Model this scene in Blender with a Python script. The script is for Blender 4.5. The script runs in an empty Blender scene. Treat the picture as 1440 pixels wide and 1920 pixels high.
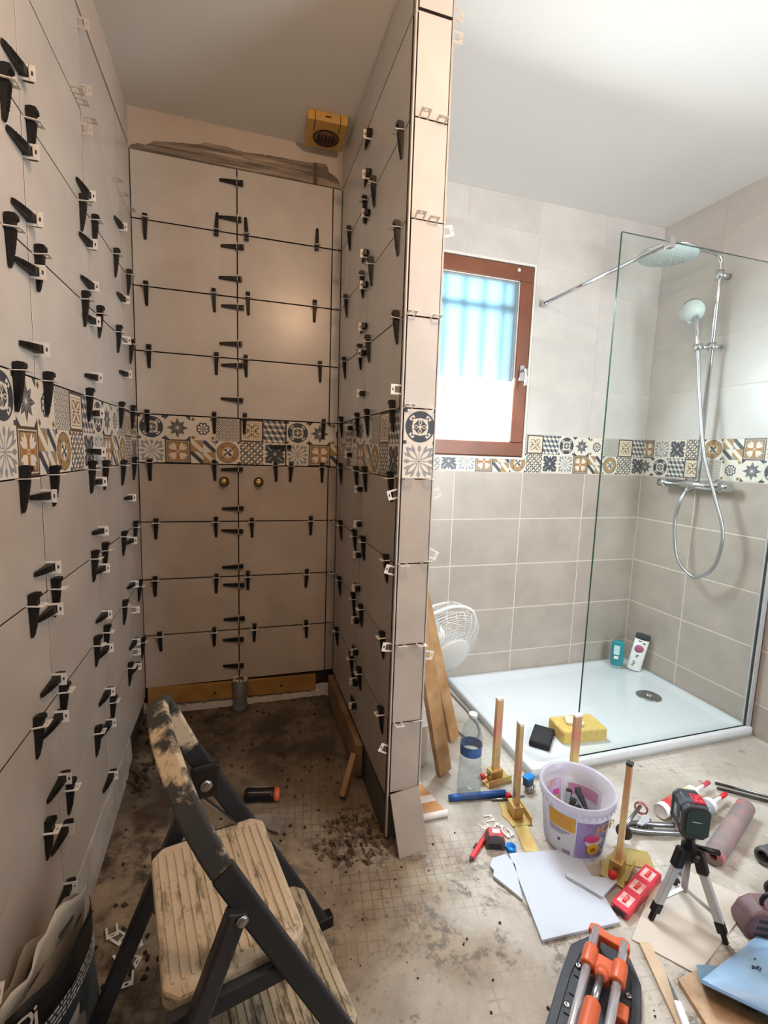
import bpy, bmesh, math, random
import numpy as np
from mathutils import Vector, Matrix, Euler
from mathutils import noise as mnoise

# ------------------------------------------------------------------ camera, light, exposure
S = bpy.context.scene
COL = S.collection
RNG = random.Random(7)
PI = math.pi

cam_data = bpy.data.cameras.new('camera')
cam_data.sensor_fit = 'HORIZONTAL'
cam_data.sensor_width = 36.0
cam_data.lens = 886.512 / 1440.0 * 36.0
cam_data.clip_start = 0.05
cam = bpy.data.objects.new('camera', cam_data)
COL.objects.link(cam)
_r = Vector((0.9561705, -0.2909449, 0.0330003))
_u = Vector((0.0045084, 0.1273169, 0.9918519))
_f = Vector((0.2927757, 0.9482307, -0.1230484))
cam.matrix_world = Matrix((
    (_r.x, _u.x, -_f.x, 0.398523), (_r.y, _u.y, -_f.y, -2.177557),
    (_r.z, _u.z, -_f.z, 1.150872), (0, 0, 0, 1)))
S.camera = cam

world = bpy.data.worlds.new('world')
S.world = world
world.use_nodes = True
bg = world.node_tree.nodes['Background']
bg.inputs['Color'].default_value = (0.36, 0.73, 1.0, 1)
bg.inputs['Strength'].default_value = 3.3

def lamp(name, kind, energy, color, loc, rot=(0, 0, 0), **kw):
    d = bpy.data.lights.new(name, kind)
    d.energy = energy
    d.color = color
    for k, v in kw.items():
        setattr(d, k, v)
    o = bpy.data.objects.new(name, d)
    o.location = loc
    o.rotation_euler = rot
    COL.objects.link(o)
    return o

lamp('sun', 'SUN', 10.0, (1.0, 0.95, 0.86), (0, 0, 6), (math.radians(38), 0, math.radians(25)), angle=0.01)
# daylight coming in at the frosted window
lamp('window_daylight', 'AREA', 60.0, (0.82, 0.92, 1.0), (1.50, -0.01, 1.63), (math.radians(-58), 0, 0),
     shape='RECTANGLE', size=0.52, size_y=0.70, spread=math.radians(165))
# bare bulb under the ceiling, out of frame above the camera
lamp('ceiling_bulb', 'POINT', 31.0, (1.0, 0.63, 0.38), (0.84, -1.90, 2.20), shadow_soft_size=0.05)
# added fill lamp for the shower side, no opening there; out of frame
lamp('side_fill', 'AREA', 46.0, (0.90, 0.95, 1.0), (2.60, -2.30, 1.50), (0, math.radians(82), math.radians(-72)),
     shape='RECTANGLE', size=1.5, size_y=1.1, spread=math.radians(120))

S.view_settings.view_transform = 'Standard'
S.view_settings.look = 'None'
S.view_settings.gamma = 1.0
S.view_settings.use_curve_mapping = False
S.view_settings.exposure = 0.0
S.cycles.max_bounces = 10
S.cycles.transparent_max_bounces = 16
S.cycles.sample_clamp_indirect = 6.0
S.cycles.caustics_reflective = False
S.cycles.caustics_refractive = False

# ------------------------------------------------------------------ helpers
def lin(c):
    out = []
    for v in c[:3]:
        v = v / 255.0
        out.append(v / 12.92 if v <= 0.04045 else ((v + 0.055) / 1.055) ** 2.4)
    return tuple(out) + (1.0,)

MATS = {}

def mat(name, rgb, rough=0.5, metal=0.0, var=0.0, scale=8.0, bump=0.0, bscale=None, rgb2=None, rand=0.0,
        trans=0.0, alpha=1.0, ior=1.45, coat=0.0, detail=4.0, ramp=(0.35, 0.65)):
    """procedural principled material: noise between two colours, optional bump and per-object variation"""
    if name in MATS:
        return MATS[name]
    m = bpy.data.materials.new(name)
    m.use_nodes = True
    nt = m.node_tree
    N, L = nt.nodes, nt.links
    b = N['Principled BSDF']
    b.inputs['Roughness'].default_value = rough
    b.inputs['Metallic'].default_value = metal
    b.inputs['IOR'].default_value = ior
    b.inputs['Transmission Weight'].default_value = trans
    b.inputs['Alpha'].default_value = alpha
    b.inputs['Coat Weight'].default_value = coat
    base = lin(rgb)
    tc = N.new('ShaderNodeTexCoord')
    oi = N.new('ShaderNodeObjectInfo')
    mp = N.new('ShaderNodeVectorMath'); mp.operation = 'ADD'
    sc = N.new('ShaderNodeVectorMath'); sc.operation = 'SCALE'
    cx = N.new('ShaderNodeCombineXYZ')
    L.new(oi.outputs['Random'], cx.inputs[0]); L.new(oi.outputs['Random'], cx.inputs[2])
    L.new(cx.outputs[0], sc.inputs[0]); sc.inputs['Scale'].default_value = 37.0
    L.new(tc.outputs['Object'], mp.inputs[0]); L.new(sc.outputs[0], mp.inputs[1])
    nz = N.new('ShaderNodeTexNoise')
    nz.inputs['Scale'].default_value = scale
    nz.inputs['Detail'].default_value = detail
    nz.inputs['Roughness'].default_value = 0.6
    L.new(mp.outputs[0], nz.inputs['Vector'])
    rp = N.new('ShaderNodeValToRGB')
    rp.color_ramp.elements[0].position, rp.color_ramp.elements[1].position = ramp
    if rgb2 is not None:
        c2 = lin(rgb2)
    else:
        c2 = tuple(min(1, v * (1 + var)) for v in base[:3]) + (1,)
        base = tuple(v * (1 - var) for v in base[:3]) + (1,)
    rp.color_ramp.elements[0].color = base
    rp.color_ramp.elements[1].color = c2
    L.new(nz.outputs['Fac'], rp.inputs[0])
    col = rp.outputs[0]
    if rand:
        hsv = N.new('ShaderNodeHueSaturation')
        mr = N.new('ShaderNodeMapRange')
        mr.inputs['To Min'].default_value = 1 - rand; mr.inputs['To Max'].default_value = 1 + rand
        L.new(oi.outputs['Random'], mr.inputs['Value']); L.new(mr.outputs[0], hsv.inputs['Value'])
        L.new(col, hsv.inputs['Color']); col = hsv.outputs[0]
    L.new(col, b.inputs['Base Color'])
    if bump:
        n2 = N.new('ShaderNodeTexNoise'); n2.inputs['Scale'].default_value = bscale or scale * 4
        n2.inputs['Detail'].default_value = 5
        L.new(mp.outputs[0], n2.inputs['Vector'])
        bp = N.new('ShaderNodeBump'); bp.inputs['Strength'].default_value = bump; bp.inputs['Distance'].default_value = 0.004
        L.new(n2.outputs['Fac'], bp.inputs['Height']); L.new(bp.outputs[0], b.inputs['Normal'])
    MATS[name] = m
    return m

def thin_mat(name, rgb, fac=0.12, rough=0.03, milk=0.0, milk_rgb=(240, 240, 245)):
    """thin clear sheet: Fresnel gloss over a tinted transparent layer, plus an optional milky scatter"""
    m = bpy.data.materials.new(name); m.use_nodes = True
    nt = m.node_tree; N, L = nt.nodes, nt.links
    N.remove(N['Principled BSDF'])
    out = N['Material Output']
    tr = N.new('ShaderNodeBsdfTransparent'); tr.inputs[0].default_value = lin(rgb)
    gl = N.new('ShaderNodeBsdfGlossy'); gl.inputs['Roughness'].default_value = rough
    fr = N.new('ShaderNodeLayerWeight'); fr.inputs['Blend'].default_value = 0.5
    pw = N.new('ShaderNodeMath'); pw.operation = 'POWER'; pw.inputs[1].default_value = 5.0
    L.new(fr.outputs['Facing'], pw.inputs[0])
    ml = N.new('ShaderNodeMath'); ml.operation = 'MULTIPLY_ADD'; ml.inputs[1].default_value = 0.9; ml.inputs[2].default_value = 0.03
    L.new(pw.outputs[0], ml.inputs[0])
    mx = N.new('ShaderNodeMixShader')
    L.new(ml.outputs[0], mx.inputs[0]); L.new(tr.outputs[0], mx.inputs[1]); L.new(gl.outputs[0], mx.inputs[2])
    res = mx.outputs[0]
    if milk:
        df = N.new('ShaderNodeBsdfDiffuse'); df.inputs[0].default_value = lin(milk_rgb)
        tl = N.new('ShaderNodeBsdfTranslucent'); tl.inputs[0].default_value = lin(milk_rgb)
        m1 = N.new('ShaderNodeMixShader'); m1.inputs[0].default_value = 0.5
        L.new(df.outputs[0], m1.inputs[1]); L.new(tl.outputs[0], m1.inputs[2])
        m2 = N.new('ShaderNodeMixShader'); m2.inputs[0].default_value = milk
        L.new(res, m2.inputs[1]); L.new(m1.outputs[0], m2.inputs[2])
        res = m2.outputs[0]
    L.new(res, out.inputs[0])
    MATS[name] = m
    return m

class MB:
    """collects shapes, then links them as ONE mesh object"""
    def __init__(self):
        self.v, self.f, self.m, self.s, self.uv = [], [], [], [], {}
    def add(self, verts, faces, M=None, mi=0, smooth=False):
        o = len(self.v)
        for p in verts:
            p = Vector(p)
            self.v.append(M @ p if M is not None else p)
        for f in faces:
            self.f.append([i + o for i in f]); self.m.append(mi); self.s.append(smooth)
        return self
    def box(self, x0, x1, y0, y1, z0, z1, M=None, mi=0):
        v = [(x0, y0, z0), (x1, y0, z0), (x1, y1, z0), (x0, y1, z0), (x0, y0, z1), (x1, y0, z1), (x1, y1, z1), (x0, y1, z1)]
        f = [(3, 2, 1, 0), (4, 5, 6, 7), (0, 1, 5, 4), (1, 2, 6, 5), (2, 3, 7, 6), (3, 0, 4, 7)]
        return self.add(v, f, M, mi)
    def prism(self, pts, z0, z1, M=None, mi=0, smooth=False, top=None):
        n = len(pts)
        v = [(p[0], p[1], z0) for p in pts] + [(p[0], p[1], z1) for p in (top or pts)]
        a = sum(pts[i][0] * pts[(i + 1) % n][1] - pts[(i + 1) % n][0] * pts[i][1] for i in range(n))
        idx = list(range(n))
        if a < 0: idx.reverse()
        self.add(v, [list(reversed(idx)), [i + n for i in idx]], M, mi)
        o = len(self.v) - 2 * n
        for k in range(n):
            i, j = idx[k], idx[(k + 1) % n]
            self.f.append([o + i, o + j, o + j + n, o + i + n]); self.m.append(mi); self.s.append(smooth)
        return self
    def lathe(self, prof, n=24, M=None, mi=0, smooth=True, sx=1.0, sy=1.0):
        v, f = [], []
        for r, z in prof:
            for k in range(n):
                a = 2 * PI * k / n
                v.append((r * math.cos(a) * sx, r * math.sin(a) * sy, z))
        for i in range(len(prof) - 1):
            for k in range(n):
                k2 = (k + 1) % n
                f.append((i * n + k, i * n + k2, (i + 1) * n + k2, (i + 1) * n + k))
        self.add(v, f, M, mi, smooth)
        o = len(self.v) - len(v)
        for i, rev in ((0, True), (len(prof) - 1, False)):
            if prof[i][0] > 1e-6:
                ring = [o + i * n + k for k in range(n)]
                if rev: ring.reverse()
                self.f.append(ring); self.m.append(mi); self.s.append(False)
        return self
    def open_lathe(self, prof, n=24, M=None, mi=0):
        k0 = len(self.f)
        self.lathe(prof, n, M, mi)
        while len(self.f) > k0 and len(self.f[-1]) == n and n > 4:
            self.f.pop(); self.m.pop(); self.s.pop()
        return self
    def tube(self, path, r, n=10, M=None, mi=0, closed=False, cap=True, rs=None):
        path = [Vector(p) for p in path]
        m = len(path); v, f = [], []
        up = None
        for i, p in enumerate(path):
            if closed: d = path[(i + 1) % m] - path[i - 1]
            else: d = path[min(i + 1, m - 1)] - path[max(i - 1, 0)]
            d.normalize()
            if up is None:
                up = Vector((0, 0, 1)) if abs(d.z) < 0.9 else Vector((1, 0, 0))
            a = d.cross(up); a.normalize(); b = a.cross(d); b.normalize(); up = b
            rr = rs[i] if rs else r
            for k in range(n):
                t = 2 * PI * k / n
                v.append(p + a * (rr * math.cos(t)) + b * (rr * math.sin(t)))
        for i in range(m if closed else m - 1):
            j = (i + 1) % m
            for k in range(n):
                k2 = (k + 1) % n
                f.append((i * n + k, j * n + k, j * n + k2, i * n + k2))
        self.add(v, f, M, mi, True)
        if cap and not closed:
            o = len(self.v) - len(v)
            self.f.append([o + k for k in range(n)]); self.m.append(mi); self.s.append(False)
            self.f.append([o + (m - 1) * n + k for k in reversed(range(n))]); self.m.append(mi); self.s.append(False)
        return self
    def rod(self, a, b, r, n=10, mi=0, M=None):
        return self.tube([a, b], r, n, M, mi)
    def bar(self, a, b, w, t, side=(0, 0, 1), mi=0):
        """rectangular bar from a to b; w is measured across, t along `side`"""
        a, b = Vector(a), Vector(b); d = (b - a); L_ = d.length; d.normalize()
        s = Vector(side); c = d.cross(s); c.normalize(); s = c.cross(d)
        M = Matrix(((c.x, s.x, d.x, a.x), (c.y, s.y, d.y, a.y), (c.z, s.z, d.z, a.z), (0, 0, 0, 1)))
        return self.box(-w / 2, w / 2, -t / 2, t / 2, 0, L_, M, mi)
    def band(self, path, sides, w, t, mi=0, smooth=True):
        """flat band swept along a path: `sides` give the width direction at each point"""
        path = [Vector(p) for p in path]; m = len(path); v, f = [], []
        for i, p in enumerate(path):
            d = (path[min(i + 1, m - 1)] - path[max(i - 1, 0)]).normalized()
            s = Vector(sides[i]).normalized(); nn = d.cross(s).normalized()
            for a, b in ((-1, -1), (1, -1), (1, 1), (-1, 1)):
                v.append(p + s * (a * w / 2) + nn * (b * t / 2))
        for i in range(m - 1):
            for k in range(4):
                k2 = (k + 1) % 4
                f.append((i * 4 + k, i * 4 + k2, (i + 1) * 4 + k2, (i + 1) * 4 + k))
        f.append((3, 2, 1, 0)); f.append(tuple((m - 1) * 4 + k for k in range(4)))
        return self.add(v, f, None, mi, False)
    def mesh(self, name, mats):
        me = bpy.data.meshes.new(name)
        me.from_pydata([tuple(p) for p in self.v], [], self.f)
        for m in (mats if isinstance(mats, (list, tuple)) else [mats]):
            me.materials.append(m)
        for p, mi, s in zip(me.polygons, self.m, self.s):
            p.material_index = mi; p.use_smooth = s
        me.update()
        bm = bmesh.new(); bm.from_mesh(me)
        bmesh.ops.recalc_face_normals(bm, faces=bm.faces)
        bm.to_mesh(me); bm.free()
        return me
    def build(self, name, mats, parent=None, bevel=0.0, seg=2):
        return place(name, self.mesh(name, mats), parent, bevel=bevel, seg=seg)

def place(name, me, parent=None, M=None, bevel=0.0, seg=2):
    o = bpy.data.objects.new(name, me)
    COL.objects.link(o)
    if parent is not None: o.parent = parent
    if M is not None: o.matrix_local = M
    if bevel:
        b = o.modifiers.new('bevel', 'BEVEL'); b.width = bevel; b.segments = seg
        b.limit_method = 'ANGLE'; b.angle_limit = 0.6
    return o

def tag(o, label=None, cat=None, group=None, kind=None):
    if label: o['label'] = label
    if cat: o['category'] = cat
    if group: o['group'] = group
    if kind: o['kind'] = kind
    return o

def thing(name, label, cat, loc=(0, 0, 0), rot=(0, 0, 0), group=None):
    o = bpy.data.objects.new(name, None)
    o.empty_display_size = 0.05
    COL.objects.link(o)
    o.location = loc
    o.rotation_euler = rot if isinstance(rot, (tuple, list, Euler)) else (0, 0, rot)
    return tag(o, label, cat, group)

def copy_tree(o, parent=None):
    c = o.copy(); COL.objects.link(c)
    if parent is not None: c.parent = parent
    for ch in list(o.children): copy_tree(ch, c)
    return c

def text_mesh(s, size, mname, m, extrude=0.0003):
    cu = bpy.data.curves.new(mname, 'FONT'); cu.body = s; cu.size = size; cu.extrude = extrude
    cu.align_x = 'CENTER'; cu.align_y = 'CENTER'; cu.resolution_u = 2
    t = bpy.data.objects.new('text_source', cu); COL.objects.link(t)
    dg = bpy.context.evaluated_depsgraph_get()
    me = bpy.data.meshes.new_from_object(t.evaluated_get(dg))
    bpy.data.objects.remove(t); bpy.data.curves.remove(cu)
    me.materials.clear(); me.materials.append(m)
    return me

def frame(x, y, z, o):
    x, y, z = Vector(x), Vector(y), Vector(z)
    return Matrix(((x.x, y.x, z.x, o[0]), (x.y, y.y, z.y, o[1]), (x.z, y.z, z.z, o[2]), (0, 0, 0, 1)))

def T(x, y, z): return Matrix.Translation((x, y, z))
def RX(a): return Matrix.Rotation(a, 4, 'X')
def RY(a): return Matrix.Rotation(a, 4, 'Y')
def RZ(a): return Matrix.Rotation(a, 4, 'Z')

def smooth_path(pts, n=6):
    """Catmull-Rom through the points"""
    P = [Vector(p) for p in pts]; out = []
    for i in range(len(P) - 1):
        a, b, c, d = P[max(i - 1, 0)], P[i], P[i + 1], P[min(i + 2, len(P) - 1)]
        for k in range(n):
            t = k / n
            out.append(0.5 * ((2 * b) + (c - a) * t + (2 * a - 5 * b + 4 * c - d) * t * t + (3 * b - a - 3 * c + d) * t ** 3))
    out.append(P[-1])
    return out

# ------------------------------------------------------------------ materials
zinc_base = mat('olive_zinc', (206, 190, 122), 0.36, 0.7, rgb2=(208, 160, 104), scale=14, ramp=(0.4, 0.65))
polished = mat('polished_rail', (224, 224, 230), 0.2, 0.7)
tile_up = mat('pale_beige_tile', (205, 202, 198), 0.27, var=0.06, scale=5, bump=0.05, bscale=60, rand=0.02)
tile_low = mat('taupe_tile', (178, 168, 158), 0.36, var=0.09, scale=5, bump=0.06, bscale=60, rand=0.03)
grout = mat('pale_grout', (222, 212, 200), 0.85, var=0.04, scale=30)
mortar = mat('grey_mortar', (92, 86, 80), 0.9, var=0.18, scale=9, bump=0.5, bscale=60)
dark_joint = mat('dark_joint_bed', (40, 32, 26), 0.95, var=0.2, scale=20)
plaster = mat('matt_plaster', (206, 196, 186), 0.85, var=0.03, scale=3)
ceil_paint = mat('white_ceiling_paint', (226, 226, 222), 0.9, var=0.015, scale=2)
white_plastic = mat('white_clip_plastic', (228, 224, 218), 0.4, var=0.02, scale=20)
clear_plastic = mat('milky_clip_plastic', (214, 204, 192), 0.3, var=0.03, scale=20, alpha=0.6)
black_plastic = mat('black_wedge_plastic', (13, 12, 13), 0.45, var=0.25, scale=30)
chrome = mat('chrome', (205, 208, 212), 0.12, 1.0)
steel = mat('dull_steel', (150, 152, 156), 0.32, 1.0, var=0.1, scale=20)
alu = mat('aluminium', (196, 198, 202), 0.42, 0.45, var=0.05, scale=25)
brass = mat('brass', (176, 140, 72), 0.3, 1.0, var=0.15, scale=40)
white_gloss = mat('white_acrylic', (212, 219, 224), 0.16, coat=0.3, var=0.01, scale=4)
wood_pine = mat('pine', (196, 160, 116), 0.6, rgb2=(164, 124, 80), scale=9, bump=0.1)
window_wood = mat('red_brown_wood', (132, 78, 54), 0.35, rgb2=(112, 64, 44), scale=6, bump=0.06)
zinc = mat('yellow_zinc', (224, 204, 140), 0.36, 0.7, rgb2=(226, 160, 138), scale=6, ramp=(0.38, 0.62))
red_plastic = mat('red_plastic', (206, 34, 40), 0.4, var=0.1, scale=20)
orange_plastic = mat('orange_plastic', (204, 98, 60), 0.4, var=0.08, scale=20)
blue_plastic = mat('blue_plastic', (28, 84, 156), 0.4, var=0.1, scale=20)
bright_blue = mat('bright_blue_plastic', (20, 132, 216), 0.35, var=0.06, scale=20)
white_paint = mat('white_plastic', (236, 236, 236), 0.4, var=0.02, scale=20)
dark_grey = mat('dark_grey_plastic', (52, 54, 58), 0.5, var=0.15, scale=25)
grey_pvc = mat('grey_pvc', (92, 93, 96), 0.45, var=0.06, scale=15)
# ------------------------------------------------------------------ patterned cement-look print (drawn here, cell by cell)
def pattern_image():
    n = 112
    ss = 2
    g = (np.arange(n * ss) + 0.5) / (n * ss) * 2 - 1
    u, v = np.meshgrid(g, g)
    r = np.hypot(u, v); th = np.arctan2(v, u)
    cream = np.array(lin((224, 218, 206))[:3]); navy = np.array(lin((66, 73, 82))[:3]); gold = np.array(lin((168, 136, 92))[:3])
    brown = np.array(lin((84, 66, 54))[:3]); grey = np.array(lin((146, 150, 154))[:3]); orange = np.array(lin((176, 112, 58))[:3])
    def new(c=cream): return np.ones((n * ss, n * ss, 3)) * c
    def put(im, mask, c): im[mask] = c
    def rot(a): return u * math.cos(a) + v * math.sin(a), -u * math.sin(a) + v * math.cos(a)
    def leaf(a, r0, r1, w):
        x, y = rot(a); t = (x - r0) / (r1 - r0)
        return (t > 0) & (t < 1) & (np.abs(y) < w * np.sin(np.clip(t, 0, 1) * PI) ** 0.8)
    def diamond(a, r0, rm, r1, w):
        x, y = rot(a)
        return (x > r0) & (x < r1) & (np.abs(y) < w * np.where(x < rm, (x - r0) / (rm - r0), (r1 - x) / (r1 - rm)))
    corner = (np.abs(u) > 0.80) & (np.abs(v) > 0.80)
    cells = []
    im = new()                                                          # disc
    put(im, corner, navy); put(im, r < 0.90, navy); put(im, (r < 0.50) & (r > 0.40), cream)
    for k in range(4):
        a = PI / 4 + k * PI / 2; x, y = rot(a)
        put(im, (x > 0.36) & (x < 0.80) & (np.abs(y) < 0.17 - 0.10 * ((x > 0.52) & (x < 0.62))), cream)
        put(im, (x > 0.60) & (x < 0.72) & (np.abs(y) < 0.06), navy)
        put(im, leaf(k * PI / 2, 0.08, 0.42, 0.11), cream); put(im, leaf(k * PI / 2, 0.14, 0.36, 0.06), brown)
    put(im, r < 0.09, cream); cells.append(im)
    im = new()                                                          # star
    put(im, np.abs(u) + np.abs(v) > 1.62, navy)
    for k in range(8):
        a = k * PI / 4
        put(im, diamond(a, 0.04, 0.42, 0.90 if k % 2 == 0 else 0.80, 0.165), navy)
        x, y = rot(a); put(im, (x > 0) & (x < 0.9) & (np.abs(y) < 0.012), cream)
    cells.append(im)
    im = new()                                                          # loop flower
    for k in range(8):
        a = k * PI / 4 + PI / 8; cx, cy = 0.36 * math.cos(a), 0.36 * math.sin(a); d = np.hypot(u - cx, v - cy)
        put(im, (d < 0.19) & (d > 0.09), navy)
    put(im, (r < 0.30) & (r > 0.24), cream); put(im, r < 0.12, gold); put(im, r < 0.05, navy)
    for a in (1, 3, 5, 7):
        cx, cy = 0.78 * np.sign(math.cos(a * PI / 4)), 0.78 * np.sign(math.sin(a * PI / 4))
        put(im, np.abs(u - cx) + np.abs(v - cy) < 0.19, gold); put(im, np.abs(u - cx) + np.abs(v - cy) < 0.08, navy)
    cells.append(im)
    im = new(navy)                                                      # lattice
    p, q = (u + v) * 1.75, (u - v) * 1.75
    fp, fq = np.abs((p % 1) - 0.5), np.abs((q % 1) - 0.5)
    put(im, np.maximum(fp, fq) > 0.42, cream); put(im, np.maximum(fp, fq) < 0.27, cream); put(im, np.maximum(fp, fq) < 0.14, navy)
    put(im, np.maximum(fp, fq) < 0.06, cream)
    cells.append(im)
    im = new(brown)                                                     # framed square
    e = np.maximum(np.abs(u), np.abs(v)); put(im, e < 0.86, cream); put(im, (e < 0.72) & (e > 0.68), gold)
    for sx in (-1, 1):
        for sy in (-1, 1):
            d = np.maximum(np.abs(u - 0.35 * sx), np.abs(v - 0.35 * sy))
            put(im, (d < 0.24), gold); put(im, leaf(math.atan2(sy, sx), 0.22, 0.74, 0.09), cream)
    for k in range(4): put(im, leaf(k * PI / 2, 0.14, 0.50, 0.07), brown)
    put(im, r < 0.07, brown); cells.append(im)
    im = new()                                                          # tumbling blocks
    H_ = 1.0 / 1.5
    for i in range(-3, 4):
        for j in range(-3, 4):
            cx_ = i * 0.5 + (0.25 if j % 2 else 0.0); cy_ = j * 0.5
            x, y = (u - cx_) / 0.25, (v - cy_) / (1 / 3)
            ax_ = np.abs(x)
            put(im, (x <= 0) & (ax_ <= 1) & (y <= -0.0 + 0.5 * (ax_)) & (y >= -1 + 0.5 * ax_), navy)
            put(im, (x > 0) & (ax_ <= 1) & (y <= 0.5 * ax_) & (y >= -1 + 0.5 * ax_), grey)
            put(im, (ax_ <= 1) & (y >= 0.5 * ax_) & (y <= 1 - 0.5 * ax_), cream)
    cells.append(im)
    row2 = []
    im = new()                                                          # grey radial leaves
    for k in range(8):
        a = k * PI / 4
        if k % 2 == 0:
            x, y = rot(a); put(im, (x > 0.1) & (x < 0.9) & (np.abs(y) < 0.03), grey); put(im, leaf(a, 0.55, 0.95, 0.12), grey)
        else:
            put(im, leaf(a, 0.12, 1.15, 0.22), grey); put(im, leaf(a, 0.2, 0.9, 0.11), cream)
            for s in (-0.32, 0.32): put(im, leaf(a + s, 0.55, 1.05, 0.08), grey)
    put(im, r < 0.09, grey); row2.append(im)
    im = new(brown)                                                     # framed orange
    e = np.maximum(np.abs(u), np.abs(v)); put(im, e < 0.88, cream); put(im, e < 0.83, brown); put(im, e < 0.77, gold)
    for k in range(4):
        a = k * PI / 2 + PI / 4
        for s in (-0.30, 0, 0.30): put(im, leaf(a + s, 0.20, 0.86, 0.11), cream)
    for k in range(4): put(im, leaf(k * PI / 2, 0.08, 0.62, 0.12), orange)
    put(im, r < 0.12, cream); put(im, r < 0.07, orange); row2.append(im)
    im = new()                                                          # quarters with diagonal bars
    put(im, (u < 0) & (v > 0), gold); put(im, (u > 0) & (v < 0), gold)
    for sx, sy in ((-1, -1), (1, 1), (-1, 1), (1, -1)):
        x, y = u - 0.5 * sx, v - 0.5 * sy
        d = (x + y) / 1.414 if sx * sy > 0 else (x + y) / 1.414
        m = (np.abs(x) < 0.5) & (np.abs(y) < 0.5)
        put(im, m & (np.abs(d) < 0.17), navy if sx * sy > 0 else cream)
        put(im, m & (np.abs(d) > 0.17) & (d > 0.42), grey)
    row2.append(im)
    im = new()                                                          # gold disc
    put(im, corner, brown); put(im, r < 0.92, navy); put(im, r < 0.87, gold)
    put(im, (r < 0.46) & (r > 0.41), cream)
    for k in range(4):
        put(im, leaf(k * PI / 2 + PI / 4, 0.50, 0.80, 0.05), navy)
        put(im, leaf(k * PI / 2, 0.05, 0.42, 0.17), cream); put(im, leaf(k * PI / 2 + PI / 4, 0.05, 0.40, 0.12), navy)
    put(im, r < 0.10, navy); row2.append(im)
    im = new()                                                          # overlapping circles
    k = 0.5
    ax, ay = ((u + v) % k) / k, ((u - v) % k) / k
    lens = (np.abs(ax - 0.5) > 0.5 - 0.22 * np.sin(ay * PI)) | (np.abs(ay - 0.5) > 0.5 - 0.22 * np.sin(ax * PI))
    put(im, lens, navy)
    put(im, lens & (np.abs(ax - 0.5) > 0.5 - 0.22 * np.sin(ay * PI)) & (np.floor((u + v) / k + 0.5) % 2 == 0), gold)
    row2.append(im)
    im = new()                                                          # dark leaf flower
    for k in range(4):
        a = k * PI / 2 + PI / 4
        put(im, leaf(a, 0.10, 1.15, 0.34), navy); put(im, leaf(a, 0.3, 1.0, 0.03), cream)
        put(im, leaf(k * PI / 2, 0.10, 0.86, 0.13), navy)
        for s in (-0.36, 0.36): put(im, leaf(a + s, 0.6, 1.02, 0.07), navy)
    put(im, r < 0.13, cream); put(im, r < 0.07, navy); row2.append(im)
    def fin(c):
        c = c.reshape(n, ss, n, ss, 3).mean(axis=(1, 3))
        c[:1] *= 0.9; c[:, :1] *= 0.9
        return c
    top = np.concatenate([fin(c) for c in cells], 1); bot = np.concatenate([fin(c) for c in row2], 1)
    full = np.concatenate([bot, top], 0)
    h, w, _ = full.shape
    # stored non-linear so the image can be read as sRGB
    enc = np.where(full <= 0.0031308, full * 12.92, 1.055 * np.power(np.maximum(full, 1e-6), 1 / 2.4) - 0.055)
    px = np.ones((h, w, 4), np.float32); px[..., :3] = enc
    img = bpy.data.images.new('patterned_print', w, h)
    img.pixels.foreach_set(px.ravel()); img.update(); img.pack()
    return img

pat = bpy.data.materials.new('patterned_tile_print'); pat.use_nodes = True
_n = pat.node_tree.nodes
_t = _n.new('ShaderNodeTexImage'); _t.image = pattern_image(); _t.interpolation = 'Cubic'; _t.extension = 'REPEAT'
pat.node_tree.links.new(_t.outputs[0], _n['Principled BSDF'].inputs['Base Color'])
_n['Principled BSDF'].inputs['Roughness'].default_value = 0.32

# ------------------------------------------------------------------ room shell
F = -0.08            # finished floor level (levels are counted from the tile courses)
CE = 2.43
XP0, XP1, YP = 0.8352, 0.942, -0.8952   # partition: left face, right face, end
YR, XR = 0.0356, 2.6507                 # window wall and right wall tile faces

def struct(o): return tag(o, kind='structure')

wl = struct(MB().box(-0.12, -0.0095, -5.6, 0.15, -0.2, 2.28, mi=0).box(-0.12, -0.003, -5.6, 0.15, 2.28, CE + 0.1, mi=1)
            .build('wall_left', [dark_joint, plaster]))
wb = struct(MB().box(-0.12, 0.845, 0.0095, 0.15, 0.02, 2.28, mi=0).box(-0.12, 0.845, 0.003, 0.15, 2.28, CE + 0.1, mi=1)
            .box(-0.12, 0.845, 0.002, 0.15, -0.2, 0.02, mi=1).build('wall_alcove', [dark_joint, plaster]))
wp = struct(MB().box(XP0 + 0.0095, XP1 - 0.0095, YP + 0.0095, 0.05, 0.06, 2.28, mi=0)
            .box(XP0 + 0.003, XP1 - 0.003, YP + 0.0095, 0.05, 2.28, CE + 0.02, mi=1)
            .box(XP0 + 0.004, XP1 - 0.004, YP + 0.012, 0.05, -0.12, 0.06, mi=2).build('wall_partition', [dark_joint, plaster, mortar]))
WX0, WX1, WZ0, WZ1 = 1.16, 1.845, 1.148, 2.118
b = MB()
y0, y1 = YR + 0.0016, YR + 0.25
b.box(0.84, WX0, y0, y1, -0.2, CE + 0.1).box(WX1, XR + 0.2, y0, y1, -0.2, CE + 0.1)
b.box(WX0, WX1, y0, y1, -0.2, WZ0).box(WX0, WX1, y0, y1, WZ1, CE + 0.1)
ww = struct(b.build('wall_window', grout))
wr = struct(MB().box(XR + 0.0016, XR + 0.2, -5.6, YR + 0.01, -0.2, CE + 0.1).build('wall_right', grout))
struct(MB().box(-0.12, XR + 0.2, -5.8, -5.6, -0.2, CE + 0.1).build('wall_front', plaster))
struct(MB().box(-0.12, XR + 0.2, -5.8, 0.3, CE, CE + 0.15).build('ceiling', ceil_paint))

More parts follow.
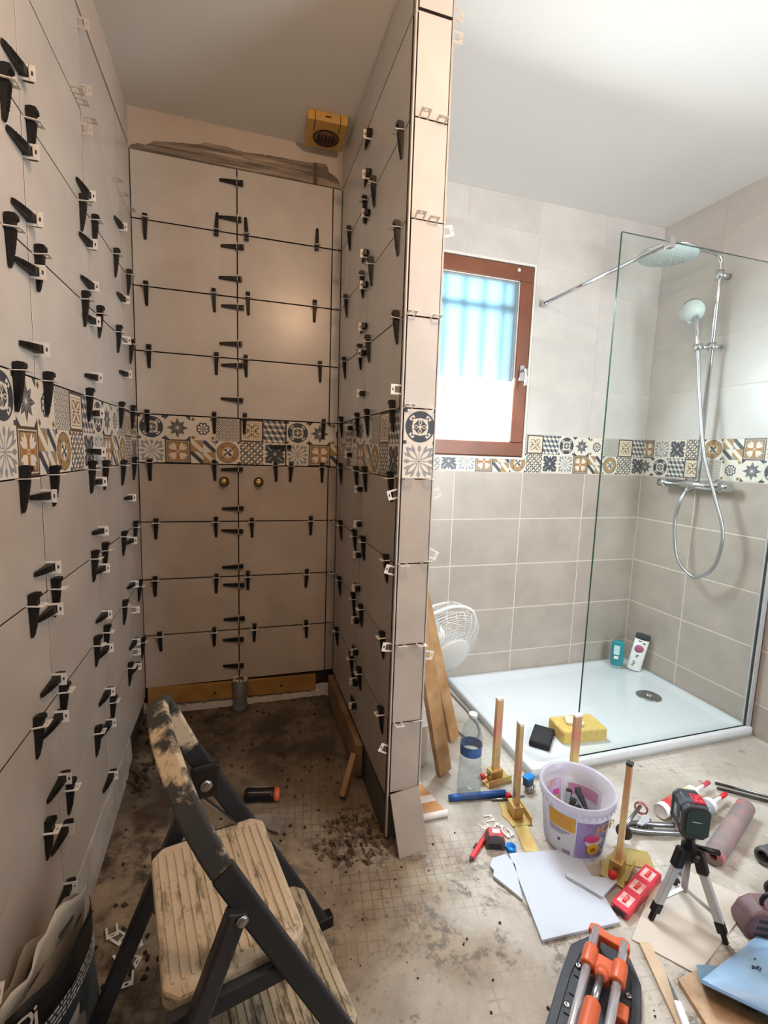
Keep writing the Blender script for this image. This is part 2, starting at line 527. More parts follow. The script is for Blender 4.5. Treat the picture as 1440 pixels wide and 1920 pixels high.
_meshes = {}
tile_body = mat('dark_tile_body', (72, 58, 46), 0.9, var=0.1, scale=20)
def tile_mesh(w, h, t, m, uv=None):
    key = (round(w, 3), round(h, 3), t, m.name, uv)
    if key in _meshes: return _meshes[key]
    c = 0.0006
    b = MB()
    v = [(0, 0, -t), (w, 0, -t), (w, h, -t), (0, h, -t), (0, 0, -c), (w, 0, -c), (w, h, -c), (0, h, -c),
         (c, c, 0), (w - c, c, 0), (w - c, h - c, 0), (c, h - c, 0)]
    f = [(8, 9, 10, 11), (4, 5, 9, 8), (5, 6, 10, 9), (6, 7, 11, 10), (7, 4, 8, 11),
         (0, 1, 5, 4), (1, 2, 6, 5), (2, 3, 7, 6), (3, 0, 4, 7)]
    b.add(v, f[:5]); b.add(v, f[5:], None, 1 if t > 0.005 else 0)
    me = b.mesh('tile', [m, tile_body])
    if uv:
        ul = me.uv_layers.new(name='uv')
        u0, u1, flip = uv
        for lp in me.loops:
            p = me.vertices[lp.vertex_index].co
            x, y = p.x / w, p.y / h
            uu = u0 + (u1 - u0) * x
            ul.data[lp.index].uv = (1 - uu, 1 - y) if flip else (uu, y)
    _meshes[key] = me
    return me

def tile_wall(wall, M, rows, name='tile', t=0.009, gap=0.003, jit=0.0006):
    """rows: (z0, z1, [joint positions along the wall], material, uv mode). M: x along wall, y up, z out"""
    for z0, z1, joints, m, pu in rows:
        for k in range(len(joints) - 1):
            a, c = joints[k] + gap / 2, joints[k + 1] - gap / 2
            if c - a < 0.008: continue
            uv = None
            if pu is not None:
                org, flip = pu
                u0 = ((joints[k] - org) / 0.6) % 1.0
                uv = (round(u0, 4), round(u0 + (c - a) / 0.6, 4), flip)
            me = tile_mesh(c - a, z1 - z0 - gap, t, m, uv)
            place('patterned_tile' if uv else name, me, wall,
                  M @ T(a, z0 + gap / 2, RNG.uniform(-jit, jit)))

def courses(zb, lo, hi):
    """course heights: below and above the patterned band that starts at zb"""
    low = [(zb - (k + 1) * 0.25, zb - k * 0.25) for k in range(4)]
    up = [(zb + 0.2 + k * 0.25, zb + 0.2 + (k + 1) * 0.25) for k in range(4)]
    if lo is not None: low.append((lo, zb - 1.0))
    if hi is not None: up.append((zb + 1.2, hi))
    return low, up

ZB = 1.08
# left wall: x along +y reversed so that the face looks to +x
Ml = frame((0, 1, 0), (0, 0, 1), (1, 0, 0), (0, 0, 0))
jl = [-2.6146, -2.2146, -1.8146, -1.4146, -1.0146, -0.6146, -0.2146, 0.0]
low, up = courses(ZB, None, None)
low[-1] = (0.05, 0.33)
tile_wall(wl, Ml, [(a, c, jl, tile_low, None) for a, c in low] + [(a, c, jl, tile_up, None) for a, c in up]
          + [(ZB, ZB + 0.2, [-2.42, -1.82, -1.22, -0.62, -0.02, 0.0], pat, (-0.62, False))], gap=0.003)
# alcove back wall
Mb = frame((1, 0, 0), (0, 0, 1), (0, -1, 0), (0, 0, 0))
jb = [0.0, 0.3955, 0.7936, XP0]
low[-1] = (0.09, 0.33)
tile_wall(wb, Mb, [(a, c, jb, tile_low, None) for a, c in low] + [(a, c, jb, tile_up, None) for a, c in up]
          + [(ZB, ZB + 0.2, [0.0, 0.6, XP0], pat, (0.0, False))], gap=0.0048)
# partition, alcove side
Mp = frame((0, -1, 0), (0, 0, 1), (-1, 0, 0), (XP0, 0, 0))
jp = [0.0, 0.0743, 0.4743, 0.8742]
low[-1] = (0.08, 0.33)
tile_wall(wp, Mp, [(a, c, jp, tile_low, None) for a, c in low] + [(a, c, jp, tile_up, None) for a, c in up]
          + [(2.283, CE, [0.0, 0.0743, 0.4743, 0.8742], tile_up, None)]
          + [(ZB, ZB + 0.2, [0.0, 0.284, 0.884], pat, (0.284, False))], gap=0.003)
# partition, shower side
Mq = frame((0, 1, 0), (0, 0, 1), (1, 0, 0), (XP1, 0, 0))
jq = [-0.884, -0.484, -0.084, YR]
tile_wall(wp, Mq, [(a, c, jq, tile_low, None) for a, c in low] + [(a, c, jq, tile_up, None) for a, c in up]
          + [(2.283, CE, jq, tile_up, None)] + [(ZB, ZB + 0.2, [-0.884, -0.284, YR], pat, (-0.284, False))], gap=0.003)
# partition end: one tile wide
Me = frame((1, 0, 0), (0, 0, 1), (0, -1, 0), (0, YP, 0))
je = [0.8425, 0.938]
tile_wall(wp, Me, [(a, c, je, tile_low, None) for a, c in low[:-1]] + [(0.1, 0.33, je, tile_low, None)]
          + [(a, c, je, tile_up, None) for a, c in up] + [(2.283, CE, je, tile_up, None)]
          + [(ZB, ZB + 0.2, je, pat, (0.8425, False))], gap=0.0035, jit=0.0012)
trim_metal = mat('pale_trim', (196, 192, 188), 0.4, 0.3, var=0.03, scale=20)
for x, n in ((0.8375, 'trim_1'), (0.9405, 'trim_2')):
    struct(MB().box(x - 0.0028, x + 0.0028, YP - 0.001, YP + 0.010, -0.05, CE).build(n, trim_metal, bevel=0.0012))

# shower back wall (window wall)
ZR = 1.0744
Mw = frame((1, 0, 0), (0, 0, 1), (0, -1, 0), (0, YR, 0))
low, up = courses(ZR, F, CE)
jw = [0.942, 1.0543, 1.4543, 1.8543, 2.2543, XR]
def cut_joints(j, a, c):
    """same joints with the window opening taken out"""
    L_ = [x for x in j if x < a] + [a]; R_ = [c] + [x for x in j if x > c]
    return L_, R_
rows = []
for a, c in low: rows.append((a, c, jw, tile_low, None))
for a, c in up:
    if a < WZ1 - 0.01 and c < WZ1 + 0.01:
        for j in cut_joints(jw, WX0, WX1): rows.append((a, c, j, tile_up, None))
    elif a < WZ1 < c:
        for j in cut_joints(jw, WX0, WX1): rows.append((a, WZ1, j, tile_up, None))
        rows.append((WZ1 - 0.003, c, jw, tile_up, None))
    else: rows.append((a, c, jw, tile_up, None))
jz = [0.942, 1.466, 2.066, XR]
for j in cut_joints(jz, WX0, WX1): rows.append((WZ0, ZR + 0.2, j, None, 1))
_grout_rows = rows
for a, c, j, m, pu in rows:
    if m is not None: tile_wall(ww, Mw, [(a, c, j, m, pu)], gap=0.0065 if m is tile_low else 0.0030, t=0.0018, jit=0.0002)
# patterned band around the window: side pieces full height, under the window cut
def patterned_piece(wall, M, x0, x1, z0, z1, org, zb, flip=False, gap=0.002):
    w, h = x1 - x0 - gap, z1 - z0
    me = tile_mesh(w, h, 0.0025, pat)
    me = me.copy(); me.materials.clear(); me.materials.append(pat)
    ul = me.uv_layers.new(name='uv')
    for lp in me.loops:
        p = me.vertices[lp.vertex_index].co
        uu = (x0 + p.x - org) / 0.6; vv = (z0 - zb + p.y) / 0.2
        ul.data[lp.index].uv = (1 - uu, 1 - vv) if flip else (uu, vv)
    place('patterned_tile', me, wall, M @ T(x0 + gap / 2, z0, 0))
patterned_piece(ww, Mw, 0.942, WX0, ZR, ZR + 0.2, 2.066, ZR)
patterned_piece(ww, Mw, WX0, 1.466, ZR, WZ0 - 0.002, 2.066, ZR)
patterned_piece(ww, Mw, 1.466, WX1, ZR, WZ0 - 0.002, 2.066, ZR)
patterned_piece(ww, Mw, WX1, 2.066, ZR, ZR + 0.2, 2.066, ZR)
patterned_piece(ww, Mw, 2.066, XR, ZR, ZR + 0.2, 2.066, ZR)
# right wall
Mr = frame((0, -1, 0), (0, 0, 1), (-1, 0, 0), (XR, YR, 0))
jr = [0.0, 0.353, 0.753, 1.153, 1.553, 1.953, 2.353]
low, up = courses(ZR, F, CE)
for a, c in low: tile_wall(wr, Mr, [(a, c, jr, tile_low, None)], gap=0.0065, t=0.0018, jit=0.0002)
for a, c in up: tile_wall(wr, Mr, [(a, c, jr, tile_up, None)], gap=0.003, t=0.0025, jit=0.0002)
pj = [0.0, 0.17, 0.77, 1.37, 1.97, 2.37]
for a, c in zip(pj[:-1], pj[1:]): patterned_piece(wr, Mr, a, c, ZR, ZR + 0.2, 0.17, ZR, flip=True)

# mortar spread above the alcove tiles
def streaks(name, c1, c2):
    m = mat(name, c1, 0.9, rgb2=c2, scale=16, bump=0.4, bscale=70, ramp=(0.42, 0.66))
    nt = m.node_tree; N, L = nt.nodes, nt.links
    nz_ = [n for n in N if n.bl_idname == 'ShaderNodeTexNoise' and abs(n.inputs['Scale'].default_value - 16) < 0.1][0]
    mp_ = N.new('ShaderNodeMapping'); mp_.inputs['Scale'].default_value = (0.22, 1, 4.0); mp_.inputs['Rotation'].default_value = (0, 0.10, 0)
    src = nz_.inputs['Vector'].links[0].from_socket
    L.new(src, mp_.inputs['Vector']); L.new(mp_.outputs[0], nz_.inputs['Vector'])
    return m
def smear():
    pts = [(0.005, 2.285), (0.03, 2.300), (0.06, 2.298), (0.09, 2.318), (0.16, 2.328), (0.25, 2.338), (0.27, 2.352), (0.35, 2.352), (0.42, 2.346),
           (0.50, 2.350), (0.58, 2.356), (0.66, 2.357), (0.72, 2.362), (0.765, 2.366), (0.768, 2.338), (0.79, 2.330), (0.815, 2.312), (0.828, 2.283)]
    b = MB()
    n = 120
    for k in range(n):
        x0 = 0.005 + 0.823 * k / n; x1 = 0.005 + 0.823 * (k + 1) / n
        def top(x):
            for (a, za), (c, zc) in zip(pts[:-1], pts[1:]):
                if a <= x <= c: return za + (zc - za) * (x - a) / max(c - a, 1e-6) + 0.003 * mnoise.noise((x * 60, 0, 0))
            return 2.284
        m = 9
        t0, t1 = top(x0), top(x1)
        def d(x, q): return 0.0015 - 0.005 - 0.0035 * (0.5 + 0.5 * math.sin(q * 22 + 3 * mnoise.noise((x * 9, q * 3, 1)))) * (0.4 + abs(mnoise.noise((x * 7, q * 4, 5))))
        v = []
        for i in range(m + 1):
            q = i / m
            v += [(x0, d(x0, q), 2.280 + (t0 - 2.280) * q), (x1, d(x1, q), 2.280 + (t1 - 2.280) * q)]
        f = [(2 * i, 2 * i + 1, 2 * i + 3, 2 * i + 2) for i in range(m)]
        v += [(x0, 0.004, t0), (x1, 0.004, t1)]; f.append((2 * m, 2 * m + 1, 2 * m + 3, 2 * m + 2))
        b.add(v, f, None, 0, True)
    return b
smear().build('mortar_smear', streaks('combed_mortar', (112, 102, 92), (186, 174, 160)), wb)
MB().box(0.706, 0.722, -0.007, 0.001, 2.281, 2.362).build('mortar_groove', mortar, wb)
# rough mortar line along the top course of the left wall
b = MB()
for k in range(40):
    ya, yb = -1.5 + k * 0.037, -1.5 + (k + 1) * 0.037
    h = 0.010 + 0.012 * abs(mnoise.noise((k * 0.7, 3, 0)))
    b.box(-0.004, -0.0005, ya, yb, 2.279, 2.281 + h)
b.build('mortar_line', mat('left_mortar', (136, 122, 110), 0.9, var=0.1, scale=14), wl)

# ------------------------------------------------------------------ floor: raw screed with a dirty alcove
def floor_h(x, y):
    h = F
    if x < 0.9 and y > -0.9:
        t = min(1, (y + 0.9) / 0.85)
        e = min(1.0, max(0.0, (0.9 - x) / 0.1))
        h += 0.05 * t * e
    h += 0.0025 * mnoise.noise((x * 5, y * 5, 0)) + 0.0012 * mnoise.noise((x * 23, y * 23, 2))
    d = math.hypot((x - 0.76) / 0.14, (y + 0.86) / 0.10)
    if d < 1: h += 0.022 * (1 - d * d) * (0.7 + 0.5 * mnoise.noise((x * 40, y * 40, 4)))
    d = math.hypot((x - 0.05) / 0.10, (y + 0.28) / 0.16)
    if d < 1: h += 0.035 * (1 - d * d) * (0.8 + 0.6 * mnoise.noise((x * 30, y * 30, 4)))
    d = math.hypot((x - 0.10) / 0.12, (y + 0.98) / 0.10)
    if d < 1: h += 0.012 * (1 - d * d) * (0.8 + 0.6 * mnoise.noise((x * 30, y * 30, 4)))
    if x > 0.95: h = min(h, F + 0.0005)
    return h
def floor_mesh():
    xs = np.linspace(-0.02, XR + 0.05, 134); ys = np.concatenate([np.linspace(-5.65, -2.3, 20)[:-1], np.linspace(-2.3, 0.06, 120)])
    v = [(x, y, floor_h(x, y)) for y in ys for x in xs]
    nx = len(xs)
    f = [(j * nx + i, j * nx + i + 1, (j + 1) * nx + i + 1, (j + 1) * nx + i) for j in range(len(ys) - 1) for i in range(nx - 1)]
    return MB().add(v, f, None, 0, True)

def floor_mat():
    m = bpy.data.materials.new('raw_screed'); m.use_nodes = True
    nt = m.node_tree; N, L = nt.nodes, nt.links; b = N['Principled BSDF']
    tc = N.new('ShaderNodeTexCoord'); P = tc.outputs['Object']
    sep = N.new('ShaderNodeSeparateXYZ'); L.new(P, sep.inputs[0])
    def noise(scale, detail=6, rough=0.65, dist=0.0):
        n = N.new('ShaderNodeTexNoise'); n.inputs['Scale'].default_value = scale; n.inputs['Detail'].default_value = detail
        n.inputs['Roughness'].default_value = rough; n.inputs['Distortion'].default_value = dist
        L.new(P, n.inputs['Vector']); return n.outputs['Fac']
    def math_(op, a, c=None):
        n = N.new('ShaderNodeMath'); n.operation = op; n.use_clamp = False
        for i, s in enumerate((a, c)):
            if s is None: continue
            if isinstance(s, (int, float)): n.inputs[i].default_value = s
            else: L.new(s, n.inputs[i])
        return n.outputs[0]
    def mrange(v, a, c, lo=0.0, hi=1.0):
        n = N.new('ShaderNodeMapRange'); n.interpolation_type = 'SMOOTHSTEP'
        n.inputs['From Min'].default_value = a; n.inputs['From Max'].default_value = c
        n.inputs['To Min'].default_value = lo; n.inputs['To Max'].default_value = hi
        L.new(v, n.inputs['Value']); return n.outputs[0]
    def mix(fac, a, c):
        n = N.new('ShaderNodeMix'); n.data_type = 'RGBA'
        if isinstance(fac, (int, float)): n.inputs[0].default_value = fac
        else: L.new(fac, n.inputs[0])
        for i, s in ((6, a), (7, c)):
            if isinstance(s, tuple): n.inputs[i].default_value = s
            else: L.new(s, n.inputs[i])
        return n.outputs[2]
    x, y = sep.outputs[0], sep.outputs[1]
    clean = mix(mrange(noise(3.5), 0.35, 0.65), lin((168, 162, 152)), lin((198, 193, 183)))
    clean = mix(mrange(noise(22), 0.58, 0.75), clean, lin((128, 118, 104)))
    # sandy tile-glue residue: a broad band in front of the partition and to the left
    w = math_('ADD', math_('MULTIPLY', math_('SUBTRACT', noise(2.2, 5), 0.5), 1.0), math_('MULTIPLY', math_('SUBTRACT', noise(9, 5), 0.5), 0.35))
    res = mrange(math_('ADD', math_('SUBTRACT', math_('ADD', x, math_('MULTIPLY', y, 0.12)), 0.93), w), -0.14, 0.14, 1.0, 0.0)
    sandy = mix(mrange(noise(11), 0.3, 0.7), lin((124, 109, 92)), lin((160, 145, 124)))
    sandy = mix(mrange(noise(48, 3), 0.60, 0.72), sandy, lin((80, 68, 55)))
    # grid of old notched-glue ridges
    rot = N.new('ShaderNodeMapping'); rot.inputs['Rotation'].default_value = (0, 0, 0.14); rot.inputs['Scale'].default_value = (36, 36, 36)
    L.new(P, rot.inputs['Vector'])
    s2 = N.new('ShaderNodeSeparateXYZ'); L.new(rot.outputs[0], s2.inputs[0])
    def line(v):
        f = math_('FRACT', v); return mrange(math_('ABSOLUTE', math_('SUBTRACT', f, 0.5)), 0.40, 0.47)
    grid = math_('MAXIMUM', line(s2.outputs[0]), line(s2.outputs[1]))
    gm = math_('MULTIPLY', grid, mrange(noise(3.5), 0.44, 0.56))
    sandy = mix(math_('MULTIPLY', gm, 0.32), sandy, lin((84, 68, 52)))
    res = math_('MULTIPLY', res, mrange(math_('ADD', y, math_('MULTIPLY', w, 0.8)), -1.55, -1.15, 0.25, 1.0))
    col = mix(res, clean, sandy)
    # dark dirt in the alcove
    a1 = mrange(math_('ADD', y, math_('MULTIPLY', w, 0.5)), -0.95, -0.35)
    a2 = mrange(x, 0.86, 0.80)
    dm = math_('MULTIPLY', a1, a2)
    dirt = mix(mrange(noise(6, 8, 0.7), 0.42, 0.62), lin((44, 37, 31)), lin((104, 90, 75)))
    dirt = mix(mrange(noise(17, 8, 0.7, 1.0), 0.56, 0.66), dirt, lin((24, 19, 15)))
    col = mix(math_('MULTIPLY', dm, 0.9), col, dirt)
    # loose grime by the left wall and around the front
    a3 = mrange(math_('ADD', x, math_('MULTIPLY', w, 0.35)), 0.40, 0.08)
    col = mix(math_('MULTIPLY', a3, mrange(noise(7, 7), 0.45, 0.62)), col, lin((62, 48, 36)))
    # grey chipped patches on the clean screed in the foreground
    gp = math_('MULTIPLY', mrange(noise(3.1, 7, 0.7, 0.6), 0.52, 0.58), mrange(noise(42, 4), 0.44, 0.56))
    gp = math_('MULTIPLY', gp, mrange(math_('ADD', math_('MULTIPLY', x, 0.6), y), -0.28, -0.45, 0.12, 1.0))
    col = mix(math_('MULTIPLY', gp, 0.75), col, lin((92, 86, 78)))
    gr2 = math_('MULTIPLY', gm, mrange(noise(2.6), 0.46, 0.56))
    col = mix(math_('MULTIPLY', gr2, 0.22), col, lin((96, 88, 78)))
    L.new(col, b.inputs['Base Color'])
    b.inputs['Roughness'].default_value = 0.8
    h = math_('ADD', math_('MULTIPLY', noise(60, 6), 0.4), math_('ADD', math_('MULTIPLY', noise(14, 6), 0.6), math_('MULTIPLY', gm, 0.25)))
    bp = N.new('ShaderNodeBump'); bp.inputs['Strength'].default_value = 0.55; bp.inputs['Distance'].default_value = 0.006
    L.new(h, bp.inputs['Height']); L.new(bp.outputs[0], b.inputs['Normal'])
    return m
floor_o = struct(floor_mesh().build('floor', floor_mat()))

# ------------------------------------------------------------------ window
FW = 0.078
b = MB(); y0, y1 = YR - 0.006, YR + 0.05
fx0, fx1, fz0, fz1 = WX0 + 0.004, WX1 - 0.004, WZ0 + 0.004, WZ1 - 0.004
win = struct(MB().box(fx0, fx1, y0 + 0.02, y1, fz1 - FW, fz1).box(fx0, fx1, y0 + 0.02, y1, fz0, fz0 + FW)
             .box(fx0, fx0 + FW, y0 + 0.02, y1, fz0 + FW, fz1 - FW).box(fx1 - FW, fx1, y0 + 0.02, y1, fz0 + FW, fz1 - FW)
             .build('window_1', window_wood))
# sash rails with mitre-like joints, proud of the fixed frame
g = 0.006
for nm, a in (('sash_rail', (fx0 + g, fx1 - g, fz1 - FW, fz1 - g)), ('sash_rail', (fx0 + g, fx1 - g, fz0 + g, fz0 + FW)),
              ('sash_stile', (fx0 + g, fx0 + FW, fz0 + FW, fz1 - FW)), ('sash_stile', (fx1 - FW, fx1 - g, fz0 + FW, fz1 - FW))):
    MB().box(a[0], a[1], y0, y0 + 0.022, a[2], a[3]).build(nm, window_wood, win, bevel=0.004)
white_bead = mat('white_sealant', (224, 222, 216), 0.5, var=0.02)
gx0, gx1, gz0, gz1 = fx0 + FW, fx1 - FW, fz0 + FW, fz1 - FW
b = MB()
for a in ((gx0 - 0.001, gx1 + 0.001, gz1 - 0.005, gz1 + 0.001), (gx0 - 0.001, gx1 + 0.001, gz0 - 0.001, gz0 + 0.005),
          (gx0 - 0.001, gx0 + 0.005, gz0, gz1), (gx1 - 0.005, gx1 + 0.001, gz0, gz1)):
    b.box(a[0], a[1], y0 + 0.006, y0 + 0.03, a[2], a[3])
b.build('glazing_bead', white_bead, win)
b = MB()
for a in ((WX0 - 0.006, WX1 + 0.006, fz1 - 0.001, WZ1 + 0.007), (WX0 - 0.006, WX1 + 0.006, WZ0 - 0.006, fz0 + 0.001),
          (WX0 - 0.006, fx0 + 0.001, fz0, fz1), (fx1 - 0.001, WX1 + 0.006, fz0, fz1)):
    b.box(a[0], a[1], YR - 0.004, YR + 0.02, a[2], a[3])
b.build('window_edging', white_bead, win)
frost = bpy.data.materials.new('frosted_glass'); frost.use_nodes = True
_nt = frost.node_tree; _N = _nt.nodes; _N.remove(_N['Principled BSDF'])
_rf = _N.new('ShaderNodeBsdfRefraction'); _rf.inputs['Roughness'].default_value = 0.58; _rf.inputs['IOR'].default_value = 1.18
_rf.inputs['Color'].default_value = (0.97, 0.99, 1, 1)
_tl = _N.new('ShaderNodeBsdfTranslucent'); _tl.inputs[0].default_value = (0.95, 0.97, 1, 1)
_mx = _N.new('ShaderNodeMixShader'); _mx.inputs[0].default_value = 0.15
_nt.links.new(_rf.outputs[0], _mx.inputs[1]); _nt.links.new(_tl.outputs[0], _mx.inputs[2]); _nt.links.new(_mx.outputs[0], _N['Material Output'].inputs[0])
MB().box(gx0, gx1, y0 + 0.016, y0 + 0.020, gz0, gz1).build('pane', frost, win)
hd = MB().box(1.785, 1.813, y0 - 0.006, y0 + 0.001, 1.545, 1.625)
hd.tube([(1.799, y0 - 0.006, 1.597), (1.799, y0 - 0.045, 1.597)], 0.008, 10).tube([(1.799, y0 - 0.045, 1.600), (1.797, y0 - 0.052, 1.56), (1.795, y0 - 0.050, 1.515)], 0.0085, 10)
hd.build('handle', chrome, win, bevel=0.002)
MB().lathe([(0.009, 0), (0.009, 0.004), (0.006, 0.006)], 12, T(1.746, y0, 2.085) @ RX(PI / 2)).build('peg', white_plastic, win)
# security bars and the garden outside
bars = thing('window_grille', 'dark metal security bars blurred behind the frosted window pane', 'grille', (1.5, YR + 0.17, 1.15))
iron = mat('dark_iron', (34, 44, 62), 0.6, var=0.1)
for k, x in enumerate((-0.30, -0.19, -0.075, 0.04, 0.155, 0.27)):
    MB().tube([(x, 0, 0.0), (x, 0, 0.97)], 0.010, 8).build('bar', iron, bars)
for z in (0.12, 0.80): MB().box(-0.34, 0.345, -0.006, 0.006, z - 0.014, z + 0.014).build('crossbar', iron, bars)
struct(MB().box(-2.5, 6.5, 2.6, 2.8, -0.4, 1.95).build('wall_garden', mat('sunlit_render', (238, 238, 236), 0.9, var=0.02, scale=3)))
struct(MB().box(-2.5, 6.5, 0.3, 2.8, -0.5, -0.4).build('ground', mat('pale_gravel', (200, 196, 186), 0.95, var=0.1, scale=30)))
# ------------------------------------------------------------------ tile levelling clips and wedges
# (course, position along the joint, mode): d / u = wedge pointing down / up, w = wedge, n = clip only
LEFT_ROW = [(3,-0.691,'n'),(3,-0.65,'n'),(3,-0.574,'n'),(3,-0.273,'n'),(3,-0.183,'n'),(3,-0.066,'n'),(2,-1.097,'d'),(2,-0.987,'d'),(2,-0.66,'d'),(2,-0.551,'d'),(2,-0.303,'d'),(2,-0.113,'d'),(1,-1.112,'d'),(1,-0.981,'d'),(1,-0.674,'d'),(1,-0.534,'d'),(1,-0.304,'d'),(1,-0.106,'d'),(0,-1.115,'d'),(0,-0.971,'d'),(0,-0.673,'d'),(0,-0.303,'d'),(0,-0.116,'d'),(-1,-1.114,'d'),(-1,-0.961,'d'),(-1,-0.678,'d'),(-1,-0.537,'d'),(-1,-0.302,'d'),(-1,-0.117,'d'),(-2,-1.108,'d'),(-2,-0.987,'d'),(-2,-0.689,'d'),(-2,-0.58,'d'),(-2,-0.331,'d'),(-2,-0.135,'d'),(-3,-1.118,'d'),(-3,-0.973,'d'),(-3,-0.7,'d'),(-3,-0.598,'d'),(-3,-0.353,'d'),(-3,-0.091,'d'),(-4,-1.098,'d'),(-4,-0.966,'d'),(-4,-0.731,'d'),(-4,-0.559,'d'),(-4,-0.305,'d'),(-4,-0.063,'d')]
LEFT_COLUMN = [(2,2.24,'n'),(2,2.08,'n'),(2,1.985,'n'),(2,1.821,'w'),(2,1.696,'w'),(2,1.585,'w'),(2,1.492,'w'),(2,1.338,'w'),(2,1.238,'w'),(2,1.128,'w'),(2,1.042,'w'),(2,0.896,'w'),(2,0.783,'w'),(2,0.639,'w'),(2,0.533,'w'),(2,0.391,'w'),(2,0.289,'w'),(2,0.112,'w'),(1,1.851,'w'),(1,1.711,'w'),(1,1.589,'w'),(1,1.489,'w'),(1,1.339,'w'),(1,1.038,'w'),(1,0.883,'w'),(1,0.789,'w'),(1,0.628,'w'),(1,0.539,'w'),(1,0.387,'w'),(1,0.259,'w'),(1,0.109,'w'),(3,1.908,'w'),(3,1.664,'w'),(3,1.524,'n'),(3,1.405,'w'),(3,0.955,'w'),(3,0.792,'w'),(3,0.622,'w'),(3,0.52,'n'),(3,0.391,'w'),(3,0.35,'n'),(3,0.289,'w')]
BACK_ROW = [(3,0.052,'d'),(3,0.315,'u'),(3,0.432,'u'),(3,0.724,'u'),(3,0.827,'n'),(2,0.049,'d'),(2,0.302,'d'),(2,0.438,'d'),(2,0.719,'d'),(2,0.821,'n'),(1,0.053,'d'),(1,0.31,'d'),(1,0.428,'d'),(1,0.746,'d'),(1,0.819,'n'),(0,0.04,'d'),(0,0.299,'d'),(0,0.423,'d'),(0,0.767,'d'),(0,0.809,'n'),(-1,0.045,'d'),(-1,0.297,'d'),(-1,0.555,'d'),(-1,0.623,'d'),(-1,0.763,'d'),(-2,0.063,'d'),(-2,0.301,'d'),(-2,0.452,'d'),(-2,0.715,'d'),(-2,0.813,'n'),(-3,0.053,'d'),(-3,0.301,'d'),(-3,0.435,'d'),(-3,0.699,'d'),(-3,0.818,'n'),(-4,0.066,'d'),(-4,0.289,'d'),(-4,0.463,'d'),(-4,0.7,'d'),(-4,0.825,'n')]
BACK_COLUMN = [(1,2.223,'w'),(1,2.083,'w'),(1,1.977,'w'),(1,1.851,'w'),(1,1.739,'w'),(1,1.59,'w'),(1,1.502,'w'),(1,1.357,'w'),(1,1.061,'w'),(1,0.889,'w'),(1,0.787,'w'),(1,0.627,'w'),(1,0.541,'w'),(1,0.384,'w'),(1,0.286,'w'),(1,0.16,'w')]
PART_COLUMN = [(1,2.224,'w'),(1,2.098,'w'),(1,1.973,'w'),(1,1.842,'w'),(1,1.736,'w'),(1,1.595,'w'),(1,1.503,'w'),(1,1.363,'w'),(2,1.248,'w'),(2,1.14,'w'),(1,1.016,'w'),(1,0.886,'w'),(1,0.768,'w'),(1,0.639,'w'),(1,0.513,'w'),(1,0.384,'w'),(1,0.264,'w'),(1,0.164,'w')]
PART_ROW = [(3,-0.824,'d'),(3,-0.549,'d'),(3,-0.437,'d'),(3,-0.188,'d'),(2,-0.824,'d'),(2,-0.544,'d'),(2,-0.426,'d'),(2,-0.155,'d'),(1,-0.843,'d'),(1,-0.536,'d'),(1,-0.422,'d'),(1,-0.15,'d'),(0,-0.837,'d'),(0,-0.55,'d'),(0,-0.407,'d'),(0,-0.11,'d'),(-1,-0.844,'d'),(-1,-0.542,'d'),(-1,-0.412,'d'),(-1,-0.119,'d'),(-2,-0.83,'d'),(-2,-0.547,'d'),(-2,-0.413,'d'),(-2,-0.146,'d'),(-3,-0.818,'d'),(-3,-0.542,'d'),(-3,-0.422,'d'),(-3,-0.149,'d'),(-4,-0.829,'d'),(-4,-0.545,'d'),(-4,-0.411,'d'),(-4,-0.114,'d')]
CAP_ROW = [(3,0.867),(3,0.915),(2,0.865),(2,0.903),(1,0.851),(1,0.924),(0,0.855),(0,0.92),(-1,0.859),(-1,0.921),(-2,0.856),(-2,0.928),(-3,0.86),(-3,0.923),(-4,0.861),(-4,0.92)]
EDGE_CLIP = [('near',1.33),('near',1.037),('near',0.808),('near',0.573),('near',0.242),('far',2.307),('far',2.25),('far',1.764),('far',1.336),('far',1.033),('far',0.86),('far',0.539)]

ROWZ = {3: 2.03, 2: 1.78, 1: 1.53, 0: 1.28, -1: 1.08, -2: 0.83, -3: 0.58, -4: 0.33}
ROW_NAME = {3: 'top joint', 2: 'second joint from top', 1: 'third joint from top', 0: 'joint above the patterned band',
            -1: 'joint below the patterned band', -2: 'fourth joint from the bottom', -3: 'third joint from the bottom',
            -4: 'second joint from the bottom'}
ROW_NAME.update({-2: 'third joint from bottom', -3: 'second joint from bottom', -4: 'lowest joint'})
ORD = ['first', 'second', 'third', 'fourth', 'fifth', 'sixth', 'seventh', 'eighth', 'ninth', 'tenth', 'eleventh', 'twelfth',
       'thirteenth', 'fourteenth', 'fifteenth', 'sixteenth', 'seventeenth', 'eighteenth', 'nineteenth']

def clip_mesh(m, name):
    b = MB(); t = 0.0008
    for s in (-1, 1): b.box(s * 0.0115 - 0.0025, s * 0.0115 + 0.0025, -t, t, -0.004, 0.018)
    b.box(-0.014, 0.014, -t, t, 0.017, 0.0205).box(-0.014, -0.004, -t, t, 0.0205, 0.0245).box(0.004, 0.014, -t, t, 0.0205, 0.0245)
    b.box(-0.014, 0.014, -t, t, 0.0245, 0.028)
    return b.mesh(name, m)
clip_white, clip_clear = clip_mesh(white_plastic, 'levelling_clip'), clip_mesh(clear_plastic, 'levelling_clip')

